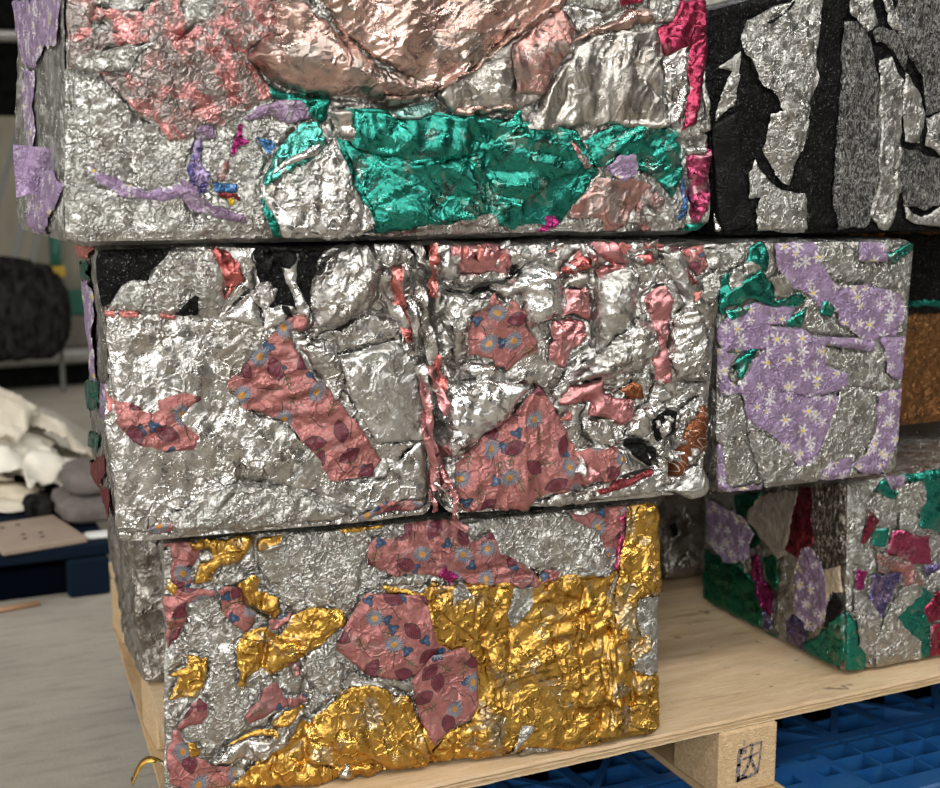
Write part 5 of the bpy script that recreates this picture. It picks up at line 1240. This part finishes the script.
# second, dark blue pallet with paper, card and a rolled blanket
M_NAVY = plain('navy_plastic', (0.002, 0.008, 0.018), 0.8, spec=0.12)
np_ = empty('plastic_pallet', (0.1, 4.55, 0)); tag(np_, 'dark navy plastic pallet under the heap of cream paper', 'pallet')
mb = MB(); mb.box(-0.75, 0.52, -0.66, 0.75, 0.115, 0.155, 0.006); mb.build('deck', M_NAVY, np_)
mb = MB(); mb.box(-0.72, 0.50, -0.62, 0.72, 0.0, 0.09, 0.004); mb.build('shade_block', plain('painted_undershade', (0.001, 0.002, 0.005), 0.9, spec=0.03), np_)  # near-black block put in for the shade under the deck
for x in (-0.68, -0.12, 0.45):
    for y in (-0.60, 0.62):
        mb = MB(); mb.box(x-0.06, x+0.06, y-0.08, y+0.08, 0, 0.115, 0.006); mb.build('leg', M_NAVY, np_)

M_PAPER = plain('cream_paper', (0.80, 0.73, 0.60), 0.55, (0.70, 0.62, 0.49), 8)
M_PAPER2 = plain('white_film', (0.82, 0.78, 0.68), 0.42, (0.74, 0.68, 0.57), 6)
M_FILM = plain('clear_grey_film', (0.42, 0.39, 0.33), 0.35)
HEAP = {}
def crushed_sheet(name, loc, w, d, hgt, seed, mat, rz):
    n = 30; u, v = np.meshgrid(np.linspace(-0.5, 0.5, n), np.linspace(-0.5, 0.5, n)); u = u.ravel(); v = v.ravel()
    x = u*w+0.12*w*(noise2(u*4+seed, v*4, seed)-0.5); y = v*d+0.12*d*(noise2(u*4, v*4+seed, seed+1)-0.5)
    x, y = x*math.cos(rz)-y*math.sin(rz), x*math.sin(rz)+y*math.cos(rz)
    r = np.sqrt(u*u+v*v)
    z = hgt*(1-np.clip(r*1.7, 0, 1)**1.4)*(0.55+0.9*noise2(u*3+seed, v*3, seed+2))+crumple(x, y, seed+3, 4.0, 5, 1.6, 0.15)
    z -= z.min()
    # settle onto what already lies below
    gx, gy = np.rint((x+loc[0])/0.025).astype(int), np.rint((y+loc[1])/0.025).astype(int)
    base = np.array([max(HEAP.get((i+a_, j+b_), loc[2]) for a_ in (-1, 0, 1) for b_ in (-1, 0, 1)) for i, j in zip(gx, gy)])
    zz = base+0.004+z*0.8
    for i, j, h_ in zip(gx, gy, zz): HEAP[(i, j)] = max(HEAP.get((i, j), 0), h_)
    i = np.arange((n-1)*(n-1)); a = (i//(n-1))*n+i % (n-1)
    o = mesh(name, np.stack([x, y, zz-loc[2]], 1), np.stack([a, a+1, a+n+1, a+n], 1), mat, None, False, loc=loc)
    md = o.modifiers.new('thick', 'SOLIDIFY'); md.thickness = 0.002; md.offset = 1
    return o
rng = random.Random(12)
LP = 'crumpled cream paper sheet in the heap on the navy pallet'
spots = [(0.30, 4.52, .40, .36, .07), (0.56, 4.78, .34, .40, .08), (0.15, 4.85, .45, .45, .07), (0.44, 5.05, .45, .42, .09), (0.20, 4.62, .38, .36, .06),
         (0.44, 4.66, .34, .32, .08), (0.58, 5.02, .34, .34, .08), (0.27, 4.98, .42, .40, .08), (0.34, 4.80, .34, .30, .07)]
for i, (x, y, w, d, h) in enumerate(spots):
    o = crushed_sheet('paper_sheet', (x, y, 0.156), w, d, h, 40+i, (M_PAPER, M_PAPER2)[i % 2], rng.uniform(0, 6.28))
    tag(o, LP, 'paper', 'cream paper heap on the navy pallet')
o = crushed_sheet('plastic_film', (0.64, 5.66, 0.0), .55, .5, .30, 77, M_FILM, 0.4)
tag(o, 'grey translucent plastic film behind the cream paper heap', 'film')
# blanket roll and cardboard
M_BLANKET = plain('grey_brown_felt', (0.125, 0.105, 0.095), 0.95, (0.18, 0.155, 0.14), 20, bump=0.004, bscale=150)
bl = empty('folded_blanket', (0.635, 4.24, 0.156)); tag(bl, 'grey brown felt blanket folded up on the navy pallet', 'blanket')
blob('lower_fold', (0, 0, 0), (0.26, 0.34, 0.085), M_BLANKET, 9, 0.06, bl, 16, f=2)
blob('upper_fold', (0.02, 0.03, 0.078), (0.23, 0.30, 0.085), M_BLANKET, 10, 0.07, bl, 16, f=2)
tg = blob('paper_roll', (0.462, 4.31, 0.157), (0.085, 0.16, 0.06), M_SACK, 15, 0.12, None, 14)
tag(tg, 'dark crushed tube end lying between paper heap and felt blanket', 'tube')
M_CARD = plain('brown_card', (0.33, 0.25, 0.19), 0.75, (0.29, 0.22, 0.17), 10)
cd = empty('cardboard_sheet', (0.40, 4.04, 0.156)); tag(cd, 'flat brown cardboard sheet with dark holes on the navy pallet', 'cardboard')
mb = MB(); mb.box(-0.12, 0.13, -0.16, 0.16, 0, 0.018, 0.003); o = mb.build('sheet', M_CARD, cd); cd.rotation_euler = (0, 0, 0.18)
for x, y in ((-0.05, 0.09), (0.0, 0.1), (-0.02, -0.02), (0.03, -0.03), (-0.03, -0.07), (0.02, -0.08)):
    mb = MB(); mb.tube([(x, y, 0.0172), (x, y, 0.0184)], 0.008, 8); mb.build('hole', M_BLACK, cd)
s_ = MB(); s_.tube([(0.12, 3.84, 0.009), (0.26, 3.82, 0.009), (0.40, 3.845, 0.008)], 0.008, 8)
tag(s_.build('stick', plain('orange_wood', (0.45, 0.25, 0.14), 0.6), None, True), 'thin orange brown stick lying on the concrete floor', 'stick')
# white scrap on the navy pallet edge
mb = MB(); mb.box(0.555, 0.66, 3.93, 3.98, 0.156, 0.17, 0.004)
tag(mb.build('plastic_strip', plain('white_strip', (0.75, 0.75, 0.72), 0.4)), 'short white strip beside the felt blanket', 'strip')
# loop of gold foil strap at the pallet's left edge
M_GOLD = F['gold']
n = 26; V = []
for i in range(n+1):
    t = i/n
    p = Vector((0.388-0.068*t-0.008*math.sin(3.14*t), 1.90+0.02*t, 0.326+0.034*math.sin(math.pi*min(1.0, t*1.02))-0.006*t))
    for k in (-1, 1): V.append((p.x, p.y+0.005*k, p.z+0.003*k))
fc = [(2*i, 2*i+1, 2*i+3, 2*i+2) for i in range(n)]
o = mesh('gold_strap', V, fc, M_GOLD, None, True)
md = o.modifiers.new('thick', 'SOLIDIFY'); md.thickness = 0.0012
tag(o, 'thin gold foil strap curling off the left plywood edge', 'strap')
